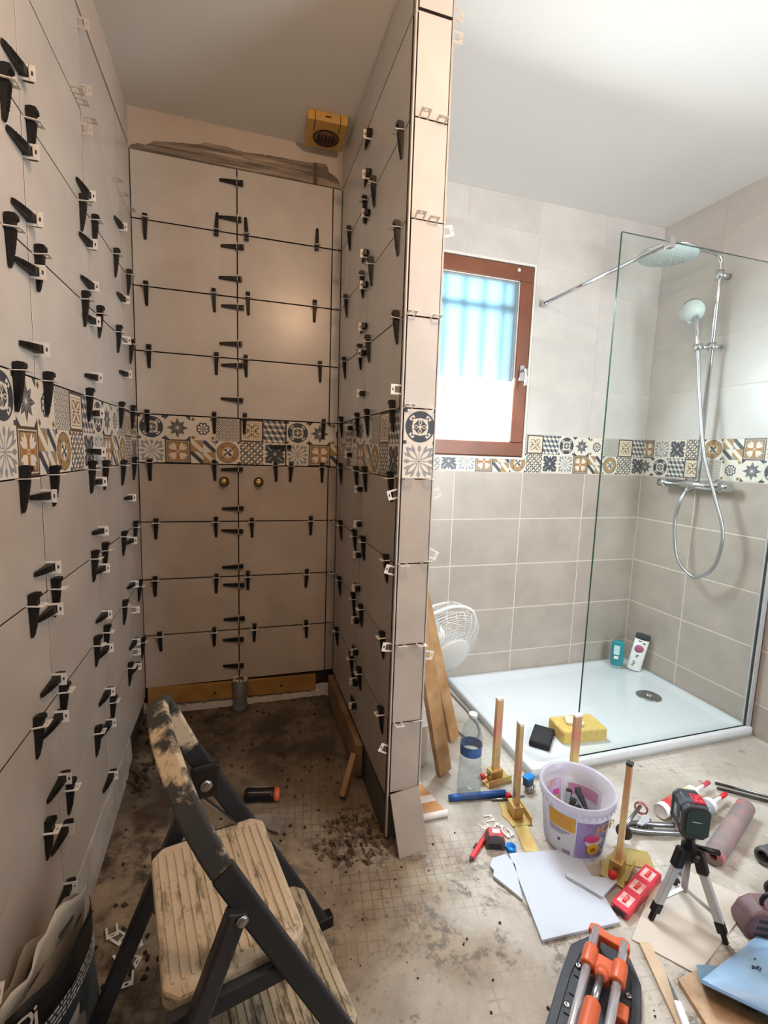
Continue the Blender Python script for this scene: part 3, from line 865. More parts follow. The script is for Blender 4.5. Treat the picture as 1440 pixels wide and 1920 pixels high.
def wedge_mesh():
    prof = [(-0.021, 0.002, 0.0085), (-0.023, 0.010, 0.0085), (-0.022, 0.0195, 0.0085), (-0.014, 0.0205, 0.0085), (-0.010, 0.0160, 0.0082),
            (0.010, 0.0150, 0.0078), (0.035, 0.0115, 0.0068), (0.062, 0.0068, 0.0056), (0.069, 0.0045, 0.0048), (0.0695, 0.002, 0.0048)]
    n = len(prof); b = MB()
    v = [(-w, y, z) for y, z, w in prof] + [(w, y, z) for y, z, w in prof]
    f = [list(range(n)), list(range(2 * n - 1, n - 1, -1))] + [(i, (i + 1) % n, (i + 1) % n + n, i + n) for i in range(n)]
    b.add(v, f)
    for k in range(6):                       # grip ribs
        y = 0.012 + k * 0.007; z = 0.0147 - 0.14 * (y - 0.012)
        b.box(-0.006, 0.006, y, y + 0.002, z - 0.001, z + 0.0006)
    return b.mesh('levelling_wedge', black_plastic)
wedge_me = wedge_mesh()
_first = {}
def put_clip(M, clear, label, group):
    k = 'clear' if clear else 'white'
    if k not in _first:
        o = place('levelling_clip', clip_clear if clear else clip_white); _first[k] = o
    else:
        o = _first[k].copy(); COL.objects.link(o)
    o.matrix_world = M
    return tag(o, label, 'clip', group)
def put_wedge(M, label, group):
    if 'w' not in _first:
        o = place('levelling_wedge', wedge_me); _first['w'] = o
    else:
        o = _first['w'].copy(); COL.objects.link(o)
    o.matrix_world = M
    return tag(o, label, 'wedge', group)

def set_row(data, wall, along, normal, org, sign, corner, upper_clear):
    """horizontal joints; `sign` orders the positions away from the corner"""
    byrow = {}
    for r_, p, md in data: byrow.setdefault(r_, []).append((p, md))
    for r_, L_ in byrow.items():
        L_.sort(key=lambda t: sign * t[0])
        nc = nw = 0
        for p, md in L_:
            jit = RNG.uniform(-0.05, 0.05)
            z = ROWZ[r_]; o = Vector(org) + Vector(along) * p + Vector((0, 0, z))
            down = Vector((0, 0, 1 if md == 'u' else -1))
            x = down.cross(Vector(normal))
            B = frame(x, down, normal, o)
            if md == 'n':
                lab = 'empty white clip on %s wall, %s, %s from %s' % (wall, ROW_NAME[r_], ORD[nc], corner)
                put_clip(B @ RX(RNG.uniform(-0.12, 0.12)), upper_clear and r_ >= 1 or RNG.random() < 0.3, lab, 'levelling clips on the %s wall' % wall)
                nc += 1
            else:
                up = 'upturned' if md == 'u' else 'upright'
                lab = '%s black wedge on %s wall, %s, %s from %s' % (up, wall, ROW_NAME[r_], ORD[nw], corner)
                nw += 1
                put_wedge(B @ RZ(jit) @ T(0, RNG.uniform(-0.004, 0.006), 0), lab, 'levelling wedges on the %s wall' % wall)
                put_clip(B @ RX(RNG.uniform(-0.10, 0.10)), False, 'white clip holding %s wedge on %s wall, %s, %s from %s' % (up, wall, ROW_NAME[r_], ORD[nw - 1], corner), 'levelling clips on the %s wall' % wall)

def set_column(data, wall, along, normal, org, joints, thin, names):
    bycol = {}
    for c, z, md in data: bycol.setdefault(c, []).append((z, md))
    for c, L_ in bycol.items():
        L_.sort(reverse=True)
        nc = nw = 0
        for z, md in L_:
            o = Vector(org) + Vector(along) * joints[c] + Vector((0, 0, z))
            y = Vector(thin); x = y.cross(Vector(normal))
            B = frame(x, y, normal, o)
            if md == 'n':
                put_clip(B @ RX(RNG.uniform(-0.1, 0.1)), z > 1.9, 'empty white clip on %s wall, %s, %s from top' % (wall, names[c], ORD[nc]), 'levelling clips on the %s wall' % wall)
                nc += 1
            else:
                put_wedge(B @ RZ(RNG.uniform(-0.06, 0.06)) @ T(0, RNG.uniform(-0.004, 0.006), 0),
                          'level black wedge on %s wall, %s, %s from top' % (wall, names[c], ORD[nw]), 'levelling wedges on the %s wall' % wall)
                put_clip(B @ RX(RNG.uniform(-0.08, 0.08)), False, 'white clip holding level wedge on %s wall, %s, %s from top' % (wall, names[c], ORD[nw]), 'levelling clips on the %s wall' % wall)
                nw += 1

set_row(LEFT_ROW, 'left', (0, 1, 0), (1, 0, 0), (0, 0, 0), -1, 'corner', True)
set_column(LEFT_COLUMN, 'left', (0, 1, 0), (1, 0, 0), (0, 0, 0), {1: -1.0146, 2: -0.6146, 3: -0.2146}, (0, -1, 0),
           {1: 'nearest upright joint', 2: 'middle upright joint', 3: 'upright joint by the corner'})
set_row(BACK_ROW, 'back', (1, 0, 0), (0, -1, 0), (0, 0, 0), 1, 'left', True)
set_column(BACK_COLUMN, 'back', (1, 0, 0), (0, -1, 0), (0, 0, 0), {1: 0.3955}, (-1, 0, 0), {1: 'middle upright joint'})
set_row([(a, b_, 'd') for a, b_, c in PART_ROW], 'partition', (0, 1, 0), (-1, 0, 0), (XP0, 0, 0), -1, 'corner', True)
set_column(PART_COLUMN, 'partition', (0, 1, 0), (-1, 0, 0), (XP0, 0, 0), {1: -0.4743, 2: -0.284}, (0, 1, 0),
           {1: 'long upright joint', 2: 'patterned band joint'})
# one wedge lying sideways between two patterned tiles of the back wall
B = frame((0, 0, 1), (-1, 0, 0), (0, -1, 0), (0.60, 0, 1.165))
put_wedge(B, 'level black wedge between two patterned tiles of the back wall', 'levelling wedges on the back wall')
put_clip(B, False, 'white clip between two patterned tiles of the back wall', 'levelling clips on the back wall')
# clips in the joints of the partition end
for k, (r_, x) in enumerate(CAP_ROW):
    B = frame((-1, 0, 0), (0, 0, -1), (0, -1, 0), (x, YP, ROWZ[r_]))
    put_clip(B @ RX(RNG.uniform(-0.1, 0.5)), r_ > 1, 'empty white clip on partition end, %s, %s side' % (ROW_NAME[r_], 'left' if k % 2 == 0 else 'right'),
             'levelling clips on the partition end')
# clips standing out of the two edge joints
side_n = {'near': 0, 'far': 0}
for s, z in EDGE_CLIP:
    nrm = (-1, 0, 0) if s == 'near' else (1, 0, 0)
    x = XP0 - 0.002 if s == 'near' else XP1 + 0.002
    B = frame((0, 0, 1), Vector(nrm).cross(Vector((0, 0, 1))), nrm, (x, YP + 0.008, z))
    put_clip(B @ RY(RNG.uniform(-0.5, 0.5)), z > 2.2, 'white clip sticking out of the partition end, %s edge, %s from top' % ('left' if s == 'near' else 'right', ORD[side_n[s]]),
             'levelling clips on the partition edges')
    side_n[s] += 1
# ------------------------------------------------------------------ shower
sh = thing('shower_tray', 'white acrylic shower tray set in the corner behind the glass', 'shower tray', (1.47, -0.742, F))
def tray():
    w, d, h = XR - 1.47 - 0.001, YR + 0.742 - 0.001, 0.042
    def loop(i, r, z, n=5):
        pts = []
        for cx, cy, a0 in ((i + r, i + r, PI), (w - i - r, i + r, 1.5 * PI), (w - i - r, d - i - r, 0), (i + r, d - i - r, 0.5 * PI)):
            for k in range(n + 1):
                a = a0 + PI / 2 * k / n; pts.append((cx + r * math.cos(a), cy + r * math.sin(a), z))
        return pts
    loops = [loop(0, 0.012, 0), loop(0, 0.012, h - 0.005), loop(0.004, 0.012, h), loop(0.030, 0.022, h), loop(0.046, 0.026, h - 0.010), loop(0.09, 0.03, h - 0.012)]
    n = len(loops[0]); v = [p for l in loops for p in l]; f = []
    for i in range(len(loops) - 1):
        for k in range(n):
            f.append((i * n + k, i * n + (k + 1) % n, (i + 1) * n + (k + 1) % n, (i + 1) * n + k))
    f.append(tuple(range((len(loops) - 1) * n, len(loops) * n)))
    f.append(tuple(reversed(range(n))))
    return MB().add(v, f, None, 0, False)
o = tray().build('basin', white_gloss, sh)
for p in o.data.polygons: p.use_smooth = len(p.vertices) == 4
dr = MB().lathe([(0.0, 0.0), (0.060, 0.0), (0.060, 0.003), (0.054, 0.005), (0.024, 0.0045), (0.020, 0.003), (0.0, 0.003)], 28, T(2.42 - 1.47, -0.378 + 0.742, 0.0302))
d_ = dr.build('drain_cover', steel, sh)
MB().lathe([(0.0, 0), (0.017, 0), (0.017, 0.006), (0.012, 0.008), (0, 0.008)], 20, T(2.42 - 1.47, -0.378 + 0.742, 0.0335)).build('drain_cap', chrome, d_)

glass = thin_mat('clear_shower_glass', (250, 253, 252))
edge = mat('green_glass_edge', (34, 66, 58), 0.15, var=0.05)
gp = thing('shower_screen', 'frameless clear glass shower screen standing on the tray edge', 'screen', (1.69, -0.722, -0.038))
b = MB()
gw, gt, gh = XR - 1.69 - 0.012, 0.008, 1.99
v = [(0, 0, 0), (gw, 0, 0), (gw, gt, 0), (0, gt, 0), (0, 0, gh), (gw, 0, gh), (gw, gt, gh), (0, gt, gh)]
b.add(v, [(0, 1, 5, 4), (2, 3, 7, 6)], None, 0)
b.add(v, [(0, 3, 2, 1), (4, 5, 6, 7), (3, 0, 4, 7), (1, 2, 6, 5)], None, 1)
b.build('glass_pane', [glass, edge], gp)
MB().box(gw - 0.018, gw + 0.010, -0.009, -0.002, 0, gh).box(gw - 0.018, gw + 0.010, gt + 0.002, gt + 0.009, 0, gh).box(gw + 0.004, gw + 0.010, -0.009, gt + 0.009, 0, gh).build('wall_profile', alu, gp, bevel=0.001)
br = thing('support_bar', 'straight chrome support bar between the glass screen and window wall', 'bar', (1.90, YR, 1.94))
MB().rod((0, -0.004, 0), (0, -0.752, 0.004), 0.009, 14).build('rod', chrome, br)
MB().box(-0.014, 0.014, -0.028, 0, -0.014, 0.014).build('wall_flange', chrome, br, bevel=0.002)
MB().box(-0.013, 0.013, -0.775, -0.7505, -0.014, 0.022).build('glass_clamp', chrome, br, bevel=0.002)

sc_ = thing('shower_column', 'chrome shower column with rain head and hand shower on right wall', 'shower', (XR, -0.365, 1.045))
RXO = -0.060
arc = [(RXO - 0.05 + 0.05 * math.cos(a), 0, 1.045 + 0.05 * math.sin(a)) for a in [PI / 2 * k / 8 for k in range(9)]]
MB().tube([(RXO, -0.005, 0.02), (RXO, 0, 1.03)] + arc[1:] + [(-0.345, 0.01, 1.103), (-0.365, 0.01, 1.100), (-0.372, 0.01, 1.082)], 0.0105, 14).build('riser_rail', chrome, sc_)
nz = mat('pale_spray_face', (206, 222, 222), 0.35, var=0.04, scale=200)
hd = MB().lathe([(0.0, 0.030), (0.018, 0.028), (0.022, 0.012), (0.10, 0.006), (0.126, 0.001), (0.128, -0.004), (0.124, -0.008)], 40).build('rain_head', chrome, sc_)
hd.location = (-0.372, 0.01, 1.052); hd.rotation_euler = (0.0, 0.03, 0)
b = MB().lathe([(0.0, -0.0082), (0.123, -0.0082), (0.123, -0.0095), (0.0, -0.0095)], 40)
for rr in (0.03, 0.055, 0.08, 0.105):
    for k in range(int(rr * 260)):
        a = 2 * PI * k / int(rr * 260); b.box(rr * math.cos(a) - 0.0015, rr * math.cos(a) + 0.0015, rr * math.sin(a) - 0.0015, rr * math.sin(a) + 0.0015, -0.0125, -0.0094)
b.build('spray_face', nz, hd)
MB().tube([(-0.001, 0, 1.0), (RXO + 0.005, 0, 1.0)], 0.015, 14).lathe([(0.0, -0.02), (0.018, -0.02), (0.018, 0.02), (0.0, 0.02)], 16, T(RXO, 0, 1.0)).build('wall_bracket', chrome, sc_)
MB().lathe([(0.0, -0.018), (0.019, -0.018), (0.019, 0.018), (0, 0.018)], 16, T(RXO, 0, 0.670)).tube([(RXO, 0, 0.670), (-0.124, 0.018, 0.664)], 0.012, 12).lathe([(0.013, -0.016), (0.019, -0.016), (0.019, 0.016), (0.013, 0.016)], 16, T(-0.124, 0.018, 0.664)).tube([(RXO, 0, 0.67), (-0.012, -0.012, 0.672)], 0.010, 10).build('slider', chrome, sc_)
# hand shower: handle from the slider up to the round head
hp = Vector((-0.127, 0.066, 0.846)); hb = Vector((-0.124, 0.018, 0.655))
hs = MB().tube(smooth_path([hb, hb + Vector((-0.004, 0.008, 0.08)), hb + Vector((0.002, 0.026, 0.15)), hp + Vector((0.022, -0.006, -0.02))], 5), 0.012, 12, rs=None).build('hand_shower', chrome, sc_)
n_ = Vector((-0.70, -0.62, -0.22)).normalized()
q = n_.to_track_quat('Z', 'Y').to_matrix().to_4x4()
MB().lathe([(0.0, -0.034), (0.030, -0.030), (0.052, -0.012), (0.058, 0.004), (0.056, 0.010), (0.0, 0.010)], 28, T(*hp) @ q).build('shower_cup', chrome, hs)
MB().lathe([(0.0, 0.0095), (0.050, 0.0095), (0.050, 0.012), (0.0, 0.0125)], 28, T(*hp) @ q).build('spray_face', nz, hs)
hose = [(2.5264, -0.347, 1.70), (2.540, -0.353, 1.60), (2.551, -0.368, 1.46), (2.551, -0.422, 1.202), (2.551, -0.501, 1.002), (2.551, -0.561, 0.833), (2.551, -0.542, 0.676), (2.551, -0.469, 0.600), (2.551, -0.405, 0.608),
        (2.551, -0.334, 0.683), (2.551, -0.304, 0.845), (2.560, -0.315, 0.96), (2.590, -0.319, 1.02)]
hose = [Vector(p) - Vector((XR, -0.365, 1.045)) for p in hose]
sp = smooth_path(hose, 14)
MB().tube(sp, 0.0075, 9, rs=[0.0075 + (0.0006 if k % 2 else 0) for k in range(len(sp))]).build('hose', mat('satin_hose', (166, 169, 174), 0.3, 0.8), sc_)
mx_ = MB().rod((RXO, 0.165, 0), (RXO, -0.125, 0), 0.020, 20).build('mixer_body', chrome, sc_)
MB().rod((RXO, 0.215, 0), (RXO, 0.1655, 0), 0.021, 20).build('temperature_knob', chrome, mx_)
MB().rod((RXO, -0.1255, 0), (RXO, -0.172, 0), 0.021, 20).build('flow_knob', chrome, mx_)
for y in (0.085, -0.075):
    MB().lathe([(0.0, 0), (0.034, 0), (0.034, 0.006), (0.020, 0.014), (0.015, 0.05), (0.0, 0.05)], 24, T(-0.001, y, 0) @ RY(-PI / 2)).build('wall_rosette', chrome, mx_)
MB().rod((RXO, 0.046, -0.018), (RXO, 0.046, -0.036), 0.011, 12).build('hose_outlet', chrome, mx_)

# two bottles in the corner of the tray
tb = thing('shower_gel_bottle', 'turquoise shower gel bottle standing in the tray corner', 'bottle', (2.505, -0.062, -0.0480), (0, 0, -0.75))
teal = mat('turquoise_plastic', (24, 142, 158), 0.25, var=0.08, scale=15)
def oval(prof, n=24, sx=1, sy=0.6, M=None): return MB().lathe(prof, n, M, 0, True, sx, sy)
oval([(0.0, 0.018), (0.030, 0.018), (0.034, 0.024), (0.036, 0.10), (0.032, 0.155), (0.026, 0.163), (0.0, 0.164)]).build('bottle_body', teal, tb)
oval([(0.0, 0), (0.023, 0), (0.025, 0.0178), (0.0, 0.0178)]).build('cap', mat('pale_cap', (150, 190, 190), 0.3, var=0.02), tb)
lab = mat('pale_label', (196, 224, 224), 0.5, var=0.06, scale=60)
MB().box(-0.020, 0.010, -0.0235, -0.0205, 0.085, 0.140).build('paper_label', lab, tb)
MB().box(-0.017, 0.006, -0.0242, -0.0236, 0.060, 0.078).build('printed_patch', white_paint, tb)
tw = thing('shampoo_tube', 'white tube with black cap and pink circle leaning in corner', 'tube', (2.575, -0.118, -0.0410), (0.0, 0.16, -0.75))
oval([(0.0, 0.0), (0.034, 0.0), (0.036, 0.006), (0.037, 0.19), (0.0, 0.191)], sy=0.5).build('tube_body', white_paint, tw)
oval([(0.0, 0.1912), (0.038, 0.1912), (0.038, 0.215), (0.035, 0.219), (0.0, 0.219)], sy=0.52).build('cap', dark_grey, tw)
MB().lathe([(0.0, 0), (0.023, 0), (0.023, 0.001), (0, 0.001)], 24, T(-0.004, -0.0185, 0.135) @ RX(PI / 2)).build('pink_circle', mat('pink_print', (178, 92, 128), 0.5, var=0.12, scale=120), tw)
b = MB()
for x0, x1, z in ((-0.018, 0.0, 0.178), (0.006, 0.020, 0.170), (-0.010, 0.006, 0.092), (-0.010, 0.001, 0.082), (-0.016, -0.004, 0.052), (-0.016, -0.002, 0.040), (-0.018, -0.008, 0.028)):
    b.box(x0, x1, -0.0195, -0.0180, z, z + 0.006)
b.build('printed_lines', mat('green_grey_print', (96, 120, 104), 0.5, var=0.2, scale=80), tw)

# sponge, soap pad and black float pad on the tray
sponge_m = mat('yellow_sponge', (216, 188, 112), 0.95, rgb2=(204, 172, 92), scale=60, bump=0.6, bscale=220)
sg = thing('sponge', 'big yellow grout sponge lying on the shower tray', 'sponge', (1.815, -0.575, -0.0490), (0, 0, -0.10))
MB().box(-0.105, 0.105, -0.062, 0.062, 0, 0.058).build('foam_block', sponge_m, sg, bevel=0.010, seg=3)
MB().box(-0.104, 0.104, -0.061, 0.061, -0.0002, 0.004).build('scouring_face', mat('cream_pad', (206, 196, 160), 0.95, var=0.06, scale=60), sg)
pd = MB().box(-0.038, 0.038, -0.028, 0.028, 0, 0.015).build('soap_bar', mat('cream_soap', (216, 208, 186), 0.6, var=0.06, scale=30), bevel=0.005, seg=3)
pd.location = (1.795, -0.575, 0.0085); pd.rotation_euler = (0, 0, -0.5)
tag(pd, 'small cream slab lying on top of the yellow sponge', 'soap')
bp_ = thing('scouring_block', 'black rectangular pad lying flat on the tray beside the sponge', 'pad', (1.637, -0.572, -0.0490), (0, 0, 0.80))
MB().box(-0.072, 0.072, -0.042, 0.042, 0, 0.026).build('pad_body', mat('black_foam', (24, 24, 26), 0.85, var=0.2, scale=60, bump=0.3), bp_, bevel=0.005)
MB().box(-0.066, 0.066, -0.036, 0.036, 0.0258, 0.0268).build('pad_face', mat('black_face', (34, 34, 36), 0.7, var=0.15, scale=70), bp_)

# ------------------------------------------------------------------ alcove fittings
vt = thing('extractor_grille', 'yellowed square extractor vent on the ceiling over the alcove', 'vent', (0.733, -0.135, CE), (0, 0, -0.05))
yel = mat('yellowed_plastic', (206, 164, 88), 0.5, var=0.08, scale=8)
yd = mat('dark_slot', (40, 26, 14), 0.8)
MB().box(-0.076, 0.076, -0.085, 0.085, -0.034, 0.0).build('housing', yel, vt, bevel=0.004)
MB().open_lathe([(0.046, -0.0335), (0.050, -0.037), (0.053, -0.0335)], 28, T(0.004, 0.015, 0)).build('grille_ring', yd, vt)
MB().lathe([(0.0, -0.037), (0.044, -0.037), (0.044, -0.0335), (0.0, -0.0335)], 28, T(0.004, 0.015, 0)).build('grille_plate', mat('brown_dust', (104, 74, 62), 0.9, var=0.2, scale=60), vt)
for k in range(5):
    x = -0.028 + 0.014 * k
    MB().box(x, x + 0.005, -0.012, 0.040, -0.040, -0.0365).build('slat', yd, vt)
for s in (-1, 1): MB().box(s * 0.048 - 0.0012, s * 0.048 + 0.0012, -0.0855, -0.02, -0.0352, -0.004).build('seam', yd, vt)
MB().box(-0.010, 0.012, -0.0862, -0.0845, -0.019, -0.015).build('slot', yd, vt)

for x, w in ((0.336, 'left'), (0.482, 'right')):
    o = thing('water_outlet', 'brass water outlet, the %s of two in the back wall' % w, 'outlet', (x, -0.001, 1.006), group='brass water outlets')
    MB().lathe([(0.0, 0), (0.021, 0), (0.021, 0.004), (0.0, 0.004)], 18, RX(PI / 2)).build('dark_ring', dark_joint, o)
    MB().lathe([(0.0, 0.0042), (0.0165, 0.0042), (0.0165, 0.026), (0.013, 0.028), (0.0, 0.028)], 18, RX(PI / 2)).build('brass_body', brass, o)
    MB().lathe([(0.0, 0.0282), (0.0125, 0.0282), (0.0125, 0.036), (0.0, 0.036)], 6, RX(PI / 2)).build('end_plug', mat('pale_brass', (206, 186, 128), 0.3, 0.9), o)
dp = thing('drain_pipe', 'grey plastic waste pipe standing in front of the back wall', 'pipe', (0.399, -0.045, -0.045))
MB().open_lathe([(0.027, 0.0), (0.027, 0.158), (0.029, 0.158), (0.029, 0.0)], 22).build('pipe_body', grey_pvc, dp)
MB().open_lathe([(0.029, 0.0), (0.034, 0.0), (0.034, 0.035), (0.029, 0.037)], 22).build('pipe_socket', grey_pvc, dp)
b = MB()
for k in range(9):
    a = k * 0.7; b.lathe([(0.0, 0.152), (0.008, 0.153), (0.007, 0.160), (0.0, 0.163)], 7, T(0.026 * math.cos(a), 0.026 * math.sin(a), RNG.uniform(-0.003, 0.004)))
b.build('mortar_rim', mat('pale_mortar', (200, 194, 186), 0.9, var=0.08, scale=60), dp)
bt = thing('wooden_batten', 'pale wooden batten screwed along the foot of the back wall', 'batten', (0.0, 0.0, 0.0))
MB().bar((0.012, -0.0095, 0.056), (0.748, -0.0095, 0.042), 0.074, 0.021, (0, -1, 0)).build('plank', mat('yellow_pine', (176, 138, 78), 0.6, rgb2=(140, 104, 56), scale=6), bt, bevel=0.001)
for x in (0.10, 0.29, 0.585):
    MB().lathe([(0.0, 0.0), (0.006, 0.0), (0.005, 0.0016), (0.0, 0.0016)], 10, T(x, -0.0202, 0.045) @ RX(PI / 2)).build('screw_head', dark_grey, bt)
b = MB()
for k in range(36):
    x = 0.005 + k * 0.0225
    b.box(x, x + 0.024, -0.012 - 0.006 * RNG.random(), 0.003, -0.06, -0.006 + 0.012 * RNG.random() + (0.02 if x > 0.75 else 0))
b.build('plaster_edge', mat('rough_white_plaster', (206, 202, 198), 0.9, var=0.08, scale=40, bump=0.4), wb)
b = MB()
NE = 46; v = []
for k in range(NE + 1):
    y = -1.65 + 1.33 * k / NE; w_ = 0.004 * mnoise.noise((y * 9, 1, 0))
    v += [(-0.012, y, -0.12), (0.012 + w_, y, -0.12), (0.0035 + w_ * 0.4, y, 0.054 + w_), (-0.010, y, 0.058)]
b.add(v, [(4 * i + j, 4 * i + (j + 1) % 4, 4 * i + 4 + (j + 1) % 4, 4 * i + 4 + j) for i in range(NE) for j in range(4)] + [(0, 1, 2, 3), (4 * NE + 3, 4 * NE + 2, 4 * NE + 1, 4 * NE)])
b.build('plaster_edge', mat('grey_white_plaster', (176, 170, 162), 0.9, rgb2=(150, 142, 132), scale=9, bump=0.3), wl)
pb = thing('floor_batten', 'brown wooden batten along the foot of the partition in the alcove', 'batten', (XP0, 0, 0))
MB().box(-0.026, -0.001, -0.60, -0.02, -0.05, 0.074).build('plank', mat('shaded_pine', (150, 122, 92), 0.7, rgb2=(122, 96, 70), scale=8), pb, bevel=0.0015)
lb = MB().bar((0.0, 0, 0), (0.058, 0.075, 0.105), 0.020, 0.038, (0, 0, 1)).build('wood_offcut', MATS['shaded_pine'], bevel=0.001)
lb.location = (0.745, -0.680, -0.058)
tag(lb, 'short brown wood offcut leaning against the end of the batten', 'wood')

# drill-like driver and rubble inside the alcove
dv = thing('cordless_driver', 'dark grip tool with an orange end lying in the alcove', 'tool', (0.47, -0.62, -0.040), (0, 0, -0.20))
b = MB().lathe([(0.0, -0.060), (0.020, -0.058), (0.024, -0.045), (0.021, -0.01), (0.023, 0.03), (0.022, 0.040), (0.0, 0.041)], 18, RY(PI / 2))
b.build('grip', black_plastic, dv)
b = MB()
for s in (-1, 1): b.tube(smooth_path([(-0.045, s * 0.014, 0.019), (0.0, s * 0.013, 0.0185), (0.030, s * 0.014, 0.0185)], 4), 0.0012, 6)
b.build('piping', mat('pale_piping', (150, 136, 128), 0.5), dv)
MB().lathe([(0.0, 0.0415), (0.022, 0.0415), (0.023, 0.055), (0.017, 0.060), (0.0, 0.061)], 18, RY(PI / 2)).build('end_cap', orange_plastic, dv)
chunk_m = mat('rubble_crumbs', (126, 108, 88), 0.95, rgb2=(84, 68, 52), scale=20, rand=0.2)
def chunk(b, x, y, s, z=None):
    M_ = T(x, y, (floor_h(x, y) if z is None else z) + s * 0.3) @ Euler((RNG.uniform(0, 6), RNG.uniform(0, 6), RNG.uniform(0, 6))).to_matrix().to_4x4()
    k = [1 + RNG.uniform(-0.35, 0.35) for _ in range(8)]
    v = [(sx * s * 0.5 * k[i], sy * s * 0.4 * k[i], sz * s * 0.33 * k[i]) for i, (sx, sy, sz) in enumerate([(-1, -1, -1), (1, -1, -1), (1, 1, -1), (-1, 1, -1), (-1, -1, 1), (1, -1, 1), (1, 1, 1), (-1, 1, 1)])]
    b.add(v, [(3, 2, 1, 0), (4, 5, 6, 7), (0, 1, 5, 4), (1, 2, 6, 5), (2, 3, 7, 6), (3, 0, 4, 7)], M_)
b = MB()
for k in range(190):
    a = RNG.uniform(0, 2 * PI); d = RNG.random() ** 0.6
    chunk(b, 0.745 + 0.13 * d * math.cos(a), -0.855 + 0.10 * d * math.sin(a), RNG.uniform(0.005, 0.017))
for k in range(50): chunk(b, RNG.uniform(0.72, 0.83), RNG.uniform(-0.83, -0.72), RNG.uniform(0.004, 0.012))
tag(b.build('rubble', chunk_m), 'heap of broken mortar crumbs by the partition foot', 'rubble', kind='stuff')
b = MB()
for k in range(150): chunk(b, RNG.uniform(0.05, 0.80), RNG.uniform(-0.85, -0.05), RNG.uniform(0.003, 0.010))
for k in range(70): chunk(b, RNG.uniform(0.0, 0.16), RNG.uniform(-0.5, -0.08), RNG.uniform(0.008, 0.026))
for k in range(60): chunk(b, RNG.uniform(0.55, 1.4), RNG.uniform(-1.6, -0.9), RNG.uniform(0.002, 0.006))
for k in range(40): chunk(b, RNG.uniform(0.0, 0.22), RNG.uniform(-1.12, -0.9), RNG.uniform(0.004, 0.012))
tag(b.build('loose_debris', mat('dark_debris', (74, 58, 44), 0.95, rgb2=(40, 30, 24), scale=30), floor_o), kind='stuff')
shard_m = mat('grey_shard', (128, 122, 114), 0.7, var=0.15, scale=20)
for k, (x, y, s, rz, lab_) in enumerate(((0.455, -0.72, 0.05, 0.4, 'grey broken shard nearest the dark driver in the alcove'), (0.505, -0.745, 0.042, 1.3, 'grey broken shard right of the step ladder, farther one'),
                                  (0.475, -0.82, 0.05, 2.2, 'pale broken shard behind the ladder step'), (0.79, -0.79, 0.032, 0.3, 'small pale shard by the partition foot above the rubble'))):
    o = MB().prism([(-s, -s * 0.5), (s * 0.7, -s * 0.6), (s, s * 0.3), (-s * 0.2, s * 0.7)], 0, 0.007).build('tile_shard', shard_m, bevel=0.001)
    o.location = (x, y, floor_h(x, y) + 0.004); o.rotation_euler = (0.14 * (-1) ** k, 0.1, rz); tag(o, lab_, 'shard', 'broken shards in the alcove')

# tile offcut leaning on the foot of the partition end
o = MB().prism([(-0.047, -0.0), (0.049, 0.006), (0.046, 0.190), (-0.049, 0.184)], -0.0045, 0.0045).build('leaning_tile', tile_low, bevel=0.0012)
p0, p1 = Vector((0.908, -0.955, F + 0.006)), Vector((0.893, -0.9035, 0.09))
zax = (p1 - p0).normalized(); xax = Vector((0.985, -0.06, 0.0)); xax = (xax - zax * xax.dot(zax)).normalized()
o.matrix_world = frame(xax, zax, xax.cross(zax), p0)
tag(o, 'taupe tile offcut leaning against the foot of the partition end', 'tile')
# ------------------------------------------------------------------ step ladder
lad = thing('step_ladder', 'black step ladder with plaster-splashed treads standing in the foreground', 'ladder', (0.308, -1.556, F), math.radians(12.5))
LZ = 0.08     # heights below are floor levels + 0.08
black_steel = mat('black_ladder_paint', (30, 31, 36), 0.42, rgb2=(44, 45, 50), scale=12, ramp=(0.4, 0.6))
def splash_mat(name, base, splash, cover, scale=14, stretch=1.0):
    m = bpy.data.materials.new(name); m.use_nodes = True
    nt = m.node_tree; N, L = nt.nodes, nt.links; b = N['Principled BSDF']
    tc = N.new('ShaderNodeTexCoord')
    n1 = N.new('ShaderNodeTexNoise'); n1.inputs['Scale'].default_value = scale; n1.inputs['Detail'].default_value = 8; n1.inputs['Roughness'].default_value = 0.68
    n2 = N.new('ShaderNodeTexNoise'); n2.inputs['Scale'].default_value = scale * 4; n2.inputs['Detail'].default_value = 4
    mpp = N.new('ShaderNodeMapping'); mpp.inputs['Scale'].default_value = (1, stretch, 1)
    L.new(tc.outputs['Object'], mpp.inputs['Vector'])
    L.new(mpp.outputs[0], n1.inputs['Vector']); L.new(tc.outputs['Object'], n2.inputs['Vector'])
    r = N.new('ShaderNodeValToRGB'); r.color_ramp.elements[0].position = 0.5 + 0.28 * (0.5 - cover) * 2 - 0.04; r.color_ramp.elements[1].position = 0.5 + 0.28 * (0.5 - cover) * 2 + 0.04
    L.new(n1.outputs['Fac'], r.inputs[0])
    r2 = N.new('ShaderNodeValToRGB')
    r2.color_ramp.elements[0].color = lin([v * 0.86 for v in splash]); r2.color_ramp.elements[1].color = lin(splash)
    L.new(n2.outputs['Fac'], r2.inputs[0])
    mx = N.new('ShaderNodeMix'); mx.data_type = 'RGBA'
    L.new(r.outputs[0], mx.inputs[0]); mx.inputs[6].default_value = lin(base); L.new(r2.outputs[0], mx.inputs[7])
    L.new(mx.outputs[2], b.inputs['Base Color'])
    b.inputs['Roughness'].default_value = 0.75
    bp = N.new('ShaderNodeBump'); bp.inputs['Strength'].default_value = 0.4; bp.inputs['Distance'].default_value = 0.003
    L.new(r.outputs[0], bp.inputs['Height']); L.new(bp.outputs[0], b.inputs['Normal'])
    MATS[name] = m
    return m
